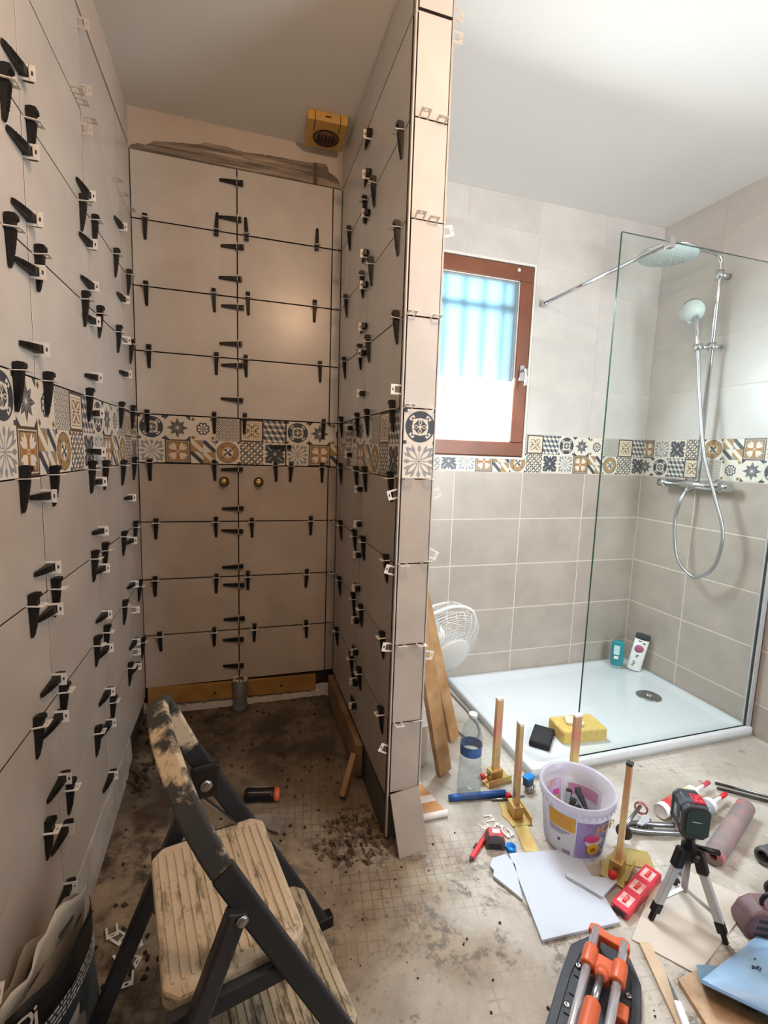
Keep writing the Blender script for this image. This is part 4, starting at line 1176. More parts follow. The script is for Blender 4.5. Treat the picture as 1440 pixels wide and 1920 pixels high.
tread_m = splash_mat('splashed_tread', (138, 126, 106), (204, 190, 166), 0.66, 42, 0.3)
tread_d = splash_mat('worn_tread', (112, 104, 88), (186, 174, 150), 0.56, 40, 0.3)
rail_m = splash_mat('splashed_rail', (32, 33, 38), (196, 184, 160), 0.16, 11)
top_m = splash_mat('splashed_grip', (52, 54, 54), (204, 190, 164), 0.44, 10)
# hoop: two rails joined by a broad grip; points (x, y, z) in ladder axes
def hoop_half(y0, y1):
    z = [-0.08, 0.05, 0.20, 0.35, 0.46, 0.56, 0.63]
    x = [0.39, 0.325, 0.248, 0.172, 0.116, 0.066, 0.036]
    return [(a, y0 + (y1 - y0) * (0.63 - c) / 0.71, c + LZ) for a, c in zip(x, z)]
near, far = hoop_half(0.0, -0.02), hoop_half(0.30, 0.385)
sl = Vector((-0.10, 0, 0.15)).normalized()                        # along the rails, upwards
wd = Vector((0.83, 0, 0.55)).normalized()                         # depth direction of the flat rail
corner_n = [(0.066, 0.0, 0.56 + LZ), (0.048, 0.004, 0.600 + LZ), (0.030, 0.020, 0.640 + LZ), (0.016, 0.055, 0.676 + LZ), (0.006, 0.110, 0.698 + LZ)]
corner_f = [(0.003, 0.215, 0.703 + LZ), (0.010, 0.268, 0.690 + LZ), (0.026, 0.293, 0.655 + LZ), (0.047, 0.300, 0.605 + LZ), (0.066, 0.3085, 0.56 + LZ)]
near, far = near[:6], far[:6]
MB().band(near, [wd] * 6, 0.036, 0.017).build('rail', rail_m, lad, bevel=0.004)
MB().band(list(reversed(far)), [wd] * 6, 0.036, 0.017).build('rail', rail_m, lad, bevel=0.004)
arcp = smooth_path(corner_n + [(0.003, 0.16, 0.704 + LZ)] + corner_f, 4)
MB().band(arcp, [wd] * len(arcp), 0.034, 0.017).build('hand_grip', top_m, lad, bevel=0.004)
def tread(x0, x1, y0, y1, z, m, name):
    b = MB()
    r = 0.02
    pts = [(x0 + r, y0), (x1 - r, y0), (x1, y0 + r), (x1, y1 - r), (x1 - r, y1), (x0 + r, y1), (x0, y1 - r), (x0, y0 + r)]
    b.prism(pts, z - 0.032, z)
    o = b.build(name, m, lad, bevel=0.006)
    b = MB()
    n = max(6, int((x1 - x0) / 0.0145))
    for k in range(n):
        x = x0 + 0.014 + (x1 - x0 - 0.028) * k / (n - 1)
        b.box(x - 0.0022, x + 0.0022, y0 + 0.022, y1 - 0.022, z - 0.001, z + 0.0022)
    ob = b.build('grip_ribs', m, o); tag(ob, kind=None)
    return o
tread(-0.012, 0.200, 0.006, 0.294, 0.38 + LZ, tread_m, 'platform')
tread(0.100, 0.302, -0.002, 0.318, 0.15 + LZ, tread_d, 'tread')
for y0, y1, nm in ((-0.014, -0.03, 'n'), (0.314, 0.335, 'f')):
    MB().band([(0.085, y0, 0.50 + LZ), (-0.152, y1, -0.08 + LZ)], [(0.9, 0, -0.4)] * 2, 0.030, 0.022).build('leg', black_steel, lad, bevel=0.004)
    MB().band([(-0.01, y0 + (0.012 if nm == 'n' else -0.012), 0.352 + LZ), (0.175, y0 + (0.012 if nm == 'n' else -0.012), 0.352 + LZ)], [(0, 0, 1)] * 2, 0.030, 0.016).build('platform_arm', rail_m, lad, bevel=0.003)
    MB().box(-0.170, -0.134, y1 - 0.014, y1 + 0.014, 0.0, 0.03).build('rubber_foot', black_plastic, lad, bevel=0.004)
    MB().box(0.368, 0.412, (-0.035 if nm == 'n' else 0.370), (-0.005 if nm == 'n' else 0.400), -0.001, 0.03).build('rubber_foot', black_plastic, lad, bevel=0.004)
MB().rod((-0.115, -0.02, 0.04 + LZ), (-0.115, 0.325, 0.04 + LZ), 0.010, 10).build('cross_brace', black_steel, lad)
for yy, s in ((-0.026, -1), (0.288, -1)):
    MB().lathe([(0.0, 0), (0.009, 0), (0.009, 0.003), (0.005, 0.005), (0.0, 0.005)], 14, T(0.088, yy + 0.014 * 0, 0.492 + LZ) @ RX(PI / 2)).build('pivot_bolt', steel, lad)
pvt = MB().box(0.060, 0.115, 0.276, 0.290, 0.465 + LZ, 0.535 + LZ).build('pivot_bracket', black_plastic, lad, bevel=0.006)
MB().lathe([(0.0, 0), (0.012, 0), (0.012, 0.004), (0.006, 0.006), (0.0, 0.006)], 14, T(0.088, 0.276, 0.495 + LZ) @ RX(PI / 2)).build('bolt_head', steel, pvt)
MB().bar((0.075, 0.283, 0.475 + LZ), (0.148, 0.29, 0.38 + LZ), 0.004, 0.012, (0, 1, 0)).build('strut', steel, lad)

# ------------------------------------------------------------------ open mortar bag against the left wall
bag = thing('mortar_bag', 'open dark mortar bag with white lining standing against the left wall', 'bag', (0.0, 0.0, F))
bag_black = mat('black_bag_print', (16, 16, 17), 0.5, var=0.2, scale=14)
bag_teal = mat('dark_teal_bag', (42, 54, 60), 0.55, rgb2=(56, 68, 74), scale=9, bump=0.3, bscale=18)
bag_white = mat('white_bag_paper', (206, 204, 196), 0.7, var=0.04, scale=8, bump=0.4, bscale=14)
bag_grey = mat('grey_bag_lining', (140, 134, 124), 0.75, var=0.08, scale=8, bump=0.4, bscale=14)
A, Bq = Vector((0.016, -1.365, 0)), Vector((0.082, -1.150, 0))       # near and far end of the mouth
ax_ = (Bq - A).normalized(); nx_ = Vector((ax_.y, -ax_.x, 0))            # nx points into the room
def bag_sheet(off0, off1, z0, z1, bulge, seg=14, rows=6, wob=0.006, sag=None, mats=None, name='front_panel', inset=0.0, thick=0.0014):
    Lb = (Bq - A).length
    v, f = [], []
    for j in range(rows + 1):
        q = j / rows
        for i in range(seg + 1):
            p = i / seg
            z = z0 + (z1(p) - z0) * q if callable(z1) else z0 + (z1 - z0) * q
            o_ = off0 + (off1 - off0) * q + bulge(p, q)
            o_ += wob * mnoise.noise((p * 4, q * 3, off0 * 50)) * (1 if 0 < i < seg else 0)
            P = A + ax_ * (inset + (Lb - 2 * inset) * p) + nx_ * o_
            v.append((max(P.x, 0.006), P.y, z))
    for j in range(rows):
        for i in range(seg):
            f.append((j * (seg + 1) + i, j * (seg + 1) + i + 1, (j + 1) * (seg + 1) + i + 1, (j + 1) * (seg + 1) + i))
    b = MB().add(v, f, None, 0, True)
    o = b.build(name, mats, bag)
    s = o.modifiers.new('thickness', 'SOLIDIFY'); s.thickness = thick; s.offset = 0
    return o
lens = lambda a: (lambda p, q: a * math.sin(PI * p) ** 0.8)
bag_sheet(0.024, 0.010, 0.0, lambda p: 0.225 + 0.01 * math.sin(3 * PI * p), lambda p, q: 0.030 * math.sin(PI * p) ** 0.7 * (0.35 + 0.65 * q), mats=bag_teal, name='front_panel')
bag_sheet(0.0145, 0.0115, 0.215, lambda p: 0.285 + 0.006 * math.sin(4 * PI * p), lambda p, q: 0.0305 * math.sin(PI * p) ** 0.7, rows=3, mats=bag_black, name='black_band')
bag_sheet(-0.03, -0.004, 0.0, lambda p: 0.300 + 0.012 * math.sin(5 * PI * p + 1), lambda p, q: -0.024 * math.sin(PI * p) ** 0.7 * q, mats=bag_grey, name='back_panel')
lin_ = bag_sheet(0.0, 0.004, 0.245, lambda p: 0.312 + 0.008 * math.sin(6 * PI * p), lambda p, q: -0.004 + 0.014 * math.sin(2 * PI * p + 0.5) * q, rows=4, mats=bag_white, name='white_lining')
bag_sheet(-0.03, 0.0, 0.0, 0.26, lambda p, q: 0.0, rows=3, mats=bag_grey, name='gusset')
slot_c = A + ax_ * 0.155 + nx_ * 0.0085
o = MB().prism([(-0.020, -0.005), (0.020, -0.005), (0.022, 0), (0.020, 0.005), (-0.020, 0.005), (-0.022, 0)], 0, 0.0008).build('handle_slot', mat('slot_grey', (86, 80, 74), 0.9), bag)
o.matrix_local = frame(ax_, (0, 0, 1), nx_, (slot_c.x, slot_c.y, 0.288))
# white panel and small print on the front
o = bag_sheet(0.0265, 0.019, 0.0, 0.14, lambda p, q: 0.030 * math.sin(PI * (0.35 + 0.5 * p)) ** 0.7 * (0.35 + 0.45 * q), seg=6, rows=4, mats=mat('pale_bag_panel', (164, 166, 164), 0.5, rgb2=(116, 120, 122), scale=6), name='pale_panel', inset=0.06)
b = MB()
Lb = (Bq - A).length
for r_ in range(4):
    z = 0.207 - r_ * 0.010
    p = 0.04
    while p < 0.95:
        w = RNG.uniform(0.02, 0.06); p2 = min(0.965, p + w); n = 3
        for i in range(n):
            pa, pb_ = p + (p2 - p) * i / n, p + (p2 - p) * (i + 1) / n
            v = []
            for pp, zz in ((pa, z), (pb_, z), (pb_, z + 0.005), (pa, z + 0.005)):
                qv = zz / 0.225
                off = 0.024 + (0.010 - 0.024) * qv + 0.030 * math.sin(PI * pp) ** 0.7 * (0.35 + 0.65 * qv) + 0.0045
                P = A + ax_ * (Lb * pp) + nx_ * off; v.append((P.x, P.y, zz))
            b.add(v, [(0, 1, 2, 3)])
        p = p2 + RNG.uniform(0.006, 0.018)
b.build('small_print', mat('white_print', (206, 206, 200), 0.6), bag)
for s_, p_ in (('D', 0.07), ('i', 0.155)):
    me = text_mesh(s_, 0.060, 'lettering', mat('white_print', (206, 206, 200)))
    o = place('lettering', me, bag)
    off = 0.0130 + 0.0305 * math.sin(PI * p_) ** 0.7 + 0.0045
    P = A + ax_ * (Lb * p_) + nx_ * off
    tx = (ax_ + nx_ * 0.25).normalized(); o.matrix_local = frame(tx, (0, 0, 1), tx.cross(Vector((0, 0, 1))), (P.x, P.y, 0.250))
# spare clips lying beside the bag
for k, (x, y, a, tlt) in enumerate(((0.088, -0.985, 0.3, 0.05), (0.108, -1.005, 0.9, 0.1), (0.148, -1.030, 2.0, 0.08), (0.150, -1.066, 1.2, 0.12), (0.128, -1.085, 2.6, 0.06), (0.145, -1.105, 0.1, 0.1), (0.122, -1.050, 0.6, 0.1))):
    put_clip(T(x, y, floor_h(x, y) + 0.0045) @ RZ(a) @ RX(PI / 2 + tlt) @ T(0, 0, -0.012), False, 'loose white clip on the floor beside the mortar bag, %s from the far end' % ORD[k], 'loose clips beside the mortar bag')
put_clip(frame((0, 0.6, 0.8), (0, -0.8, 0.6), (1, 0, 0), (0.0, -1.368, 0.262)), False, 'white clip low on the left wall at the picture edge', 'levelling clips on the left wall')

# ------------------------------------------------------------------ behind the partition end
for (a, c_, w, t, lab_) in (((1.155, -0.630, F), (0.968, -0.735, 0.66), 0.060, 0.026, 'nearer pine plank leaning behind the partition end'),
                            ((1.285, -0.440, F), (0.972, -0.560, 0.95), 0.050, 0.026, 'farther pine plank leaning behind the nearer plank')):
    b = MB(); a, c_ = Vector(a), Vector(c_)
    d = (c_ - a).normalized(); sd = Vector((0.30, -0.95, 0)); sd = (sd - d * sd.dot(d)).normalized(); wv = d.cross(sd)
    o = MB().box(-w / 2, w / 2, -t / 2, t / 2, 0.0, (c_ - a).length).build('pine_plank', wood_pine, bevel=0.0015)
    o.matrix_world = frame(wv, sd, d, a + Vector((0, 0, 0.012)))
    tag(o, lab_, 'plank', 'planks leaning behind the partition')
fan = thing('fan', 'white mesh-guarded fan standing behind the planks by the shower', 'fan', (1.248, -0.30, F))
fan_white = mat('white_fan_wire', (222, 224, 222), 0.4, var=0.02)
fc = Vector((0.0, 0.0, 0.400)); fax = Vector((0.223, -0.865, -0.445)).normalized()
fq = fax.to_track_quat('Z', 'Y').to_matrix().to_4x4(); FM = T(*fc) @ fq
R_ = 0.208
b = MB(); nr = 17
def dome(r): return 0.105 * math.sqrt(max(0, 1 - (r / R_) ** 2)) + 0.006
for k in range(nr):
    r = 0.105 + (R_ - 0.105) * k / (nr - 1)
    b.tube([(r * math.cos(t), r * math.sin(t), dome(r)) for t in [2 * PI * i / 40 for i in range(40)]], 0.0012, 4, FM, closed=True)
    if k % 2 == 0: b.tube([(r * math.cos(t), r * math.sin(t), -dome(r)) for t in [2 * PI * i / 40 for i in range(40)]], 0.0012, 4, FM, closed=True)
for k in range(24):
    t = 2 * PI * k / 24
    for s in (1, -1):
        b.tube([(r * math.cos(t), r * math.sin(t), s * dome(r)) for r in [0.06 + 0.14 * i / 6 for i in range(7)]], 0.0013, 4, FM)
b.build('wire_guard', fan_white, fan)
MB().tube([(R_ * math.cos(t), R_ * math.sin(t), 0) for t in [2 * PI * i / 48 for i in range(48)]], 0.007, 8, FM, closed=True).build('guard_rim', fan_white, fan)
MB().lathe([(0.0, 0.116), (0.06, 0.114), (0.102, 0.104), (0.106, 0.098), (0.104, 0.092), (0.0, 0.094)], 32, FM).build('guard_disc', mat('grey_white_disc', (206, 208, 204), 0.45, var=0.02), fan)
for k in range(3):
    a = 2 * PI * k / 3
    v = []
    for r in (0.03, 0.09, 0.15, 0.175):
        for s in (-1, 1):
            w = 0.028 + 0.028 * math.sin(PI * min(1, r / 0.19)); t = a + s * w / r * 0.7
            v.append((r * math.cos(t), r * math.sin(t), 0.012 * s))
    MB().add(v, [(2 * i, 2 * i + 1, 2 * i + 3, 2 * i + 2) for i in range(3)], FM, 0, True).build('blade', mat('translucent_blade', (196, 202, 206), 0.3, var=0.02), fan)
MB().lathe([(0.0, -0.13), (0.045, -0.125), (0.055, -0.06), (0.055, -0.02), (0.03, 0.02), (0.0, 0.022)], 20, FM).build('motor_housing', fan_white, fan)
mb_ = fc - fax * 0.10
MB().tube([mb_, (mb_.x, mb_.y, 0.20), (mb_.x, mb_.y, 0.02)], 0.014, 12).build('pole', fan_white, fan)
MB().lathe([(0.0, 0.0), (0.105, 0.0), (0.105, 0.010), (0.05, 0.024), (0.02, 0.035), (0.0, 0.035)], 28, T(mb_.x, mb_.y, 0.0)).build('base', fan_white, fan)

wbk = thing('white_pail', 'white plastic pail with grey inside behind the partition foot', 'pail', (1.050, -0.515, F), (0.0, 0.0, 0.3))
MB().open_lathe([(0.0, 0.002), (0.065, 0.0), (0.072, 0.01), (0.088, 0.185), (0.091, 0.190), (0.088, 0.192), (0.083, 0.185), (0.068, 0.012), (0.0, 0.010)], 30).build('pail_body', white_paint, wbk)
MB().lathe([(0.0, 0.0125), (0.069, 0.0125), (0.077, 0.11), (0.0, 0.116)], 24).build('grey_contents', mat('grey_mix', (150, 152, 154), 0.8, var=0.1, scale=20), wbk)
put_clip(T(1.085, -0.560, 0.045) @ RZ(0.5) @ RX(0.5), False, 'white clip standing in the white pail', 'loose clips on the shower-side floor')
cb = thing('cardboard_piece', 'folded cardboard with white stripes lying at the partition foot', 'cardboard', (1.012, -0.735, F), 0.05)
card = mat('brown_cardboard', (190, 142, 98), 0.85, var=0.06, scale=30)
card_w = mat('white_card', (222, 216, 212), 0.8, var=0.03, scale=30)
MB().prism([(-0.05, -0.09), (0.062, -0.095), (0.030, 0.11), (-0.05, 0.11)], 0.0, 0.010).build('card_sheet', card, cb, bevel=0.001)
MB().prism([(-0.049, -0.030), (0.0505, -0.032), (0.0455, 0.0), (-0.049, 0.002)], 0.0101, 0.0112).build('white_stripe', card_w, cb)
MB().prism([(-0.049, 0.062), (0.0365, 0.062), (0.0305, 0.108), (-0.049, 0.108)], 0.0101, 0.0112).build('white_stripe', card_w, cb)
MB().tube([(-0.055, -0.093, 0.012), (0.062, -0.098, 0.012)], 0.011, 10).build('rolled_edge', card_w, cb)

# ------------------------------------------------------------------ water bottle
clear_pet = thin_mat('clear_bottle_plastic', (236, 242, 244), rough=0.06, milk=0.06)
wbt = thing('water_bottle', 'clear plastic water bottle with blue label beside the leaning planks', 'bottle', (1.197, -0.756, F))
prof = [(0.0, 0.006), (0.030, 0.001), (0.040, 0.004), (0.044, 0.015), (0.042, 0.03), (0.044, 0.045), (0.041, 0.06), (0.043, 0.075), (0.040, 0.09), (0.042, 0.105), (0.039, 0.12), (0.040, 0.14),
        (0.038, 0.165), (0.038, 0.205), (0.039, 0.215), (0.038, 0.235), (0.031, 0.265), (0.018, 0.288), (0.0135, 0.296), (0.0135, 0.305)]
MB().open_lathe(prof, 28).build('bottle_body', clear_pet, wbt)
MB().lathe([(0.0, 0.318), (0.0145, 0.318), (0.0155, 0.316), (0.0155, 0.302), (0.0, 0.302)], 20).build('cap', mat('pale_cap_white', (224, 236, 240), 0.35), wbt)
MB().open_lathe([(0.0392, 0.168), (0.0392, 0.204)], 28).build('paper_label', mat('blue_label', (44, 86, 150), 0.45, rgb2=(70, 112, 172), scale=30), wbt)
b = MB(); v = []
for k in range(7):
    a = -0.95 + 0.18 * k; v += [(0.0396 * math.cos(a), 0.0396 * math.sin(a), 0.172), (0.0396 * math.cos(a), 0.0396 * math.sin(a), 0.203)]
b.add(v, [(2 * i, 2 * i + 2, 2 * i + 3, 2 * i + 1) for i in range(6)], None, 0, True)
b.build('label_patch', mat('white_pink_patch', (214, 206, 220), 0.5, rgb2=(186, 120, 150), scale=90, ramp=(0.55, 0.6)), wbt)

# ------------------------------------------------------------------ gold zinc clamp stands
def clamp_stand(loc, rz, h, label, capm, w=0.030, t=0.014, knob=None, tilt=(0, 0)):
    o = thing('clamp_stand', label, 'clamp', loc, Euler((tilt[0], tilt[1], rz)), 'gold zinc clamp stands')
    MB().prism([(-0.055, -0.035), (0.055, -0.035), (0.060, -0.02), (0.060, 0.035), (0.02, 0.040), (0.0, 0.050), (-0.02, 0.040), (-0.055, 0.035)], 0.0, 0.004).build('base_plate', zinc_base, o, bevel=0.001)
    MB().box(-0.052, 0.052, -0.037, -0.031, 0.0, 0.026).box(-0.027, 0.027, -0.016, 0.020, 0.004, 0.044).build('clamp_block', zinc_base, o, bevel=0.003)
    MB().box(-w / 2, w / 2, -t / 2, t / 2, 0.004, h - 0.006).build('post', zinc, o, bevel=0.0015)
    MB().box(-w / 2 - 0.001, w / 2 + 0.001, -t / 2 - 0.001, t / 2 + 0.001, h - 0.0055, h + 0.004).build('end_cap', capm, o, bevel=0.002)
    kx, ky, kz = knob or (-0.058, 0.0, 0.026)
    MB().rod((kx, ky, kz), (-0.020 if kx < 0 else 0.020, ky, kz), 0.004, 8).build('screw', steel, o)
    MB().lathe([(0.0, -0.008), (0.010, -0.008), (0.012, 0.0), (0.010, 0.008), (0.0, 0.008)], 10, T(kx, ky, kz) @ RY(PI / 2)).build('red_knob', red_plastic, o)
    return o
clamp_stand((1.335, -0.705, F), 0.12, 0.331, 'gold clamp stand with white cap, next to the water bottle', white_paint)
c2 = clamp_stand((1.312, -0.885, F), 1.45, 0.335, 'gold clamp stand seen edge on, with a plate lying before it', white_paint, w=0.026, t=0.016, tilt=(0.0, 0.03), knob=(0.058, 0.0, 0.026))
clamp_stand((1.610, -0.805, F), 0.12, 0.282, 'gold clamp stand with white cap, behind the plastic bucket', white_paint, w=0.034)
clamp_stand((1.487, -1.165, F), 0.55, 0.343, 'gold clamp stand with black cap, right of the plastic bucket', dark_grey, w=0.020, t=0.016, tilt=(0.0, 0.06))
o = MB().box(-0.024, 0.024, -0.055, 0.055, 0.0, 0.003).build('zinc_plate', zinc_base, bevel=0.001)
o.location = (1.288, -0.985, F + 0.001); o.rotation_euler = (0, 0, -0.25); tag(o, 'loose gold metal plate lying in front of the edge-on clamp stand', 'plate')
o = MB().box(-0.050, 0.050, -0.034, 0.034, 0.0, 0.0025).build('zinc_plate', zinc_base, bevel=0.001)
o.location = (1.575, -1.140, F + 0.001); o.rotation_euler = (0, 0, -0.5); tag(o, 'loose gold metal plate lying beside the black-capped clamp stand', 'plate')
# ------------------------------------------------------------------ plastic bucket with wedges
tub = thing('plastic_bucket', 'milky plastic bucket with yellow and violet labels standing on the floor', 'bucket', (1.440, -1.024, F))
milky = thin_mat('milky_bucket_plastic', (246, 245, 250), rough=0.2, milk=0.55, milk_rgb=(238, 237, 246))
RB, RT, HB = 0.092, 0.112, 0.190
def rad(z): return RB + (RT - RB) * z / HB
MB().open_lathe([(0.0, 0.003), (RB - 0.006, 0.0), (RB, 0.006), (rad(0.15), 0.15), (rad(0.165), 0.165), (RT, HB), (RT - 0.003, HB), (rad(0.15) - 0.003, 0.15), (RB - 0.004, 0.008), (0.0, 0.006)], 44).build('bucket_body', milky, tub)
b = MB().open_lathe([(rad(0.168) + 0.0005, 0.166), (rad(0.168) + 0.006, 0.167), (RT + 0.007, HB + 0.001), (RT + 0.002, HB + 0.003), (RT - 0.003, HB)], 44)
for k in range(36):
    a = 2 * PI * k / 36; b.box(-0.001, 0.001, rad(0.17), rad(0.17) + 0.0065, 0.158, 0.170, RZ(a))
b.build('bucket_rim', milky, tub)
def wrap(a0, a1, z0, z1, off, m, name, parent, n=12):
    b = MB(); v = []
    for k in range(n + 1):
        a = a0 + (a1 - a0) * k / n
        for z in (z0, z1): v.append(((rad(z) + off) * math.cos(a), (rad(z) + off) * math.sin(a), z))
    b.add(v, [(2 * i, 2 * i + 2, 2 * i + 3, 2 * i + 1) for i in range(n)], None, 0, True)
    return b.build(name, m, parent)
yellow_p = mat('yellow_print', (232, 188, 60), 0.45, var=0.04, scale=30)
orange_p = mat('orange_print', (220, 138, 60), 0.5)
violet_p = mat('violet_print', (140, 126, 196), 0.45, rgb2=(176, 166, 222), scale=9)
pink_p = mat('pink_label_print', (222, 84, 150), 0.45, var=0.08, scale=30)
white_p = mat('white_label', (222, 226, 236), 0.5, var=0.02)
gold_p = mat('gold_print', (206, 160, 84), 0.45, var=0.15, scale=60)
navy_p = mat('navy_print', (60, 62, 110), 0.5, var=0.2, scale=80)
sky_p = mat('sky_print', (92, 158, 218), 0.5, rgb2=(216, 222, 236), scale=50, ramp=(0.5, 0.55))
ca = math.radians(228)                    # towards the camera
lb1 = wrap(ca - 0.80, ca + 0.05, 0.012, 0.150, 0.0012, white_p, 'ingredients_label', tub)
wrap(ca - 0.78, ca + 0.04, 0.098, 0.149, 0.0018, yellow_p, 'yellow_field', lb1)
for k in range(6): wrap(ca - 0.72, ca + (-0.08 if k % 2 else -0.02), 0.104 + k * 0.0075, 0.1062 + k * 0.0075, 0.0022, orange_p, 'text_line', lb1, 6)
for k in range(3): wrap(ca - 0.74, ca - 0.1 - 0.1 * k, 0.090 - k * 0.006, 0.0918 - k * 0.006, 0.0018, navy_p, 'text_line', lb1, 6)
wrap(ca - 0.46, ca - 0.38, 0.050, 0.060, 0.0018, navy_p, 'text_line', lb1, 3)
for k in range(10): wrap(ca - 0.30 + 0.026 * k, ca - 0.30 + 0.026 * k + (0.016 if k % 3 else 0.008), 0.016, 0.028, 0.0018, navy_p, 'bar_code_line', lb1, 1)
lb2 = wrap(ca + 0.08, ca + 1.10, 0.014, 0.142, 0.0012, violet_p, 'picture_label', tub)
def decal(a, z, me_or_mb, m, off, name, parent, spin=0.0):
    me = me_or_mb if isinstance(me_or_mb, bpy.types.Mesh) else me_or_mb.mesh(name, m)
    o = place(name, me, parent)
    nrm = Vector((math.cos(a), math.sin(a), -0.10)).normalized(); tx = Vector((-math.sin(a), math.cos(a), 0)); up = nrm.cross(tx)
    o.matrix_local = frame(tx, up, nrm, ((rad(z) + off) * math.cos(a), (rad(z) + off) * math.sin(a), z)) @ RZ(spin)
    return o
disc = lambda r, h, sx=1.0, sy=1.0: MB().lathe([(0.0, 0), (r, 0), (r, h), (0.0, h)], 20, None, 0, False, sx, sy)
decal(ca + 0.56, 0.078, disc(0.024, 0.0016, 1.0, 0.72), white_p, 0.002, 'white_splash', lb2)
decal(ca + 0.54, 0.088, disc(0.022, 0.0026, 1.0, 0.55), pink_p, 0.002, 'pink_disc', lb2)
decal(ca + 0.60, 0.052, disc(0.019, 0.0026), yellow_p, 0.002, 'yellow_disc', lb2)
decal(ca + 0.60, 0.050, disc(0.009, 0.0034, 1.0, 0.8), mat('amber_print', (170, 104, 40), 0.5), 0.002, 'amber_spot', lb2)
wrap(ca + 0.80, ca + 1.06, 0.030, 0.090, 0.0024, sky_p, 'blue_field', lb2, 4)
decal(ca + 0.90, 0.122, text_mesh('POP', 0.044, 'lettering', gold_p), gold_p, 0.004, 'lettering', lb2, 0.12)
# the label on the far side shows through the open bucket
lb3 = wrap(ca + PI - 0.85, ca + PI + 0.45, 0.014, 0.142, -0.0042, white_p, 'back_label', tub)
wrap(ca + PI - 0.70, ca + PI + 0.30, 0.088, 0.125, -0.0050, mat('faded_pink_print', (206, 150, 186), 0.5), 'pink_field', lb3)
lb4 = wrap(ca + PI + 0.55, ca + PI + 1.25, 0.04, 0.142, -0.0042, mat('faded_violet_print', (196, 176, 214), 0.5), 'side_label', tub)
decal(ca + PI + 0.95, 0.128, text_mesh('OS', 0.036, 'lettering', gold_p), gold_p, -0.006, 'lettering', lb4).scale = (-1, 1, -1)
wrap(ca + PI + 0.62, ca + PI + 0.88, 0.086, 0.104, -0.0050, pink_p, 'pink_field', lb4, 4)
wrap(ca + PI + 0.64, ca + PI + 0.84, 0.050, 0.080, -0.0050, yellow_p, 'yellow_field', lb4, 4)
for k in range(10):
    a = 2.4 * k; r = 0.050 * ((k * 7 % 10) / 10) ** 0.5
    M_ = T(1.440 + r * math.cos(a), -1.024 + r * math.sin(a), F + 0.022 + 0.011 * k) @ RZ(RNG.uniform(0, 6.28)) @ RX(RNG.uniform(-0.25, 0.25)) @ RY(RNG.uniform(-0.3, 0.3)) @ T(0, -0.024, 0)
    put_wedge(M_, 'loose black wedge in the heap inside the plastic bucket, %s from the top' % ORD[9 - k], 'loose wedges in the plastic bucket')

# ------------------------------------------------------------------ small things on the screed
o = MB().prism([(0, 0), (0.215, -0.038), (0.172, -0.272), (-0.062, -0.258)], 0.0, 0.009).build('white_tile', mat('white_glazed_tile', (196, 205, 218), 0.25, var=0.015, scale=3), bevel=0.0012)
o.location = (1.196, -1.030, F + 0.0005); tag(o, 'large white tile lying face up on the floor before the bucket', 'tile')
o = MB().prism([(0.0, 0.0), (0.048, 0.003), (0.055, -0.04), (0.012, -0.145), (-0.030, -0.055), (-0.018, -0.040), (-0.022, -0.022)], 0.0, 0.009).build('tile_fragment', MATS['white_glazed_tile'], bevel=0.001)
o.location = (1.138, -1.032, F + 0.0005); tag(o, 'broken white tile piece lying left of the large white tile', 'tile')
o = MB().prism([(0.0, 0.0), (0.05, -0.025), (0.128, -0.055), (0.128, -0.065), (0.048, -0.094), (0.018, -0.045), (-0.006, -0.012)], 0.0, 0.009).build('tile_fragment', MATS['white_glazed_tile'], bevel=0.001)
o.location = (1.318, -1.142, F + 0.010); tag(o, 'curved white tile piece lying on the large white tile', 'tile')

def stick(name, a, c, label, cat, parts):
    a, c = Vector(a), Vector(c); d = (c - a).normalized()
    o = bpy.data.objects.new(name, None); COL.objects.link(o)
    x = d; z = Vector((0, 0, 1)); z = (z - x * z.dot(x)).normalized(); y = z.cross(x)
    o.matrix_world = frame(x, y, z, a); tag(o, label, cat)
    L_ = (c - a).length
    for nm, m, fn, bv in parts:
        b = MB(); fn(b, L_); b.build(nm, m, o, bevel=bv)
    return o
stick('carpenter_pencil', (1.066, -1.022, F + 0.0065), (1.190, -0.926, F + 0.0065), 'red pencil lying on the floor beside the tape measure', 'pencil',
      [('barrel', red_plastic, lambda b, L_: b.box(0.012, L_, -0.0075, 0.0075, -0.006, 0.006), 0.003),
       ('tip', dark_grey, lambda b, L_: b.tube([(0.0, 0, 0), (0.0121, 0, 0)], 0.003, 6, rs=[0.002, 0.0062]), 0),
       ('pocket_clip', dark_grey, lambda b, L_: b.box(0.05, 0.07, 0.0076, 0.0125, -0.002, 0.006), 0.001)])
stick('blue_knife', (1.113, -0.768, F + 0.0125), (1.325, -0.797, F + 0.0125), 'long blue handled tool lying in front of the water bottle', 'tool',
      [('handle', blue_plastic, lambda b, L_: b.tube([(0.0, 0, 0), (0.02, 0, 0), (0.16, 0, 0.0), (L_, 0, 0)], 0.011, 8, rs=[0.0105, 0.012, 0.0115, 0.012]), 0),
       ('blade', steel, lambda b, L_: b.box(L_ - 0.05, L_ + 0.07, -0.014, -0.012 + 0.004, -0.011, -0.006), 0.001),
       ('spring_clip', steel, lambda b, L_: b.tube([(L_ - 0.06, -0.016, -0.006), (L_ - 0.02, -0.020, -0.008), (L_ + 0.02, -0.018, -0.006)], 0.004, 8), 0)])
tm = thing('tape_measure', 'grey and red tape measure lying near the red pencil', 'tape', (1.172, -0.985, F), -0.35)
o = MB().prism([(-0.030, 0), (0.030, 0), (0.031, 0.028), (0.022, 0.046), (0.0, 0.052), (-0.020, 0.047), (-0.030, 0.032)], -0.018, 0.018, RX(PI / 2)).build('case', mat('grey_tape_case', (88, 82, 88), 0.45, var=0.1), tm, bevel=0.004)
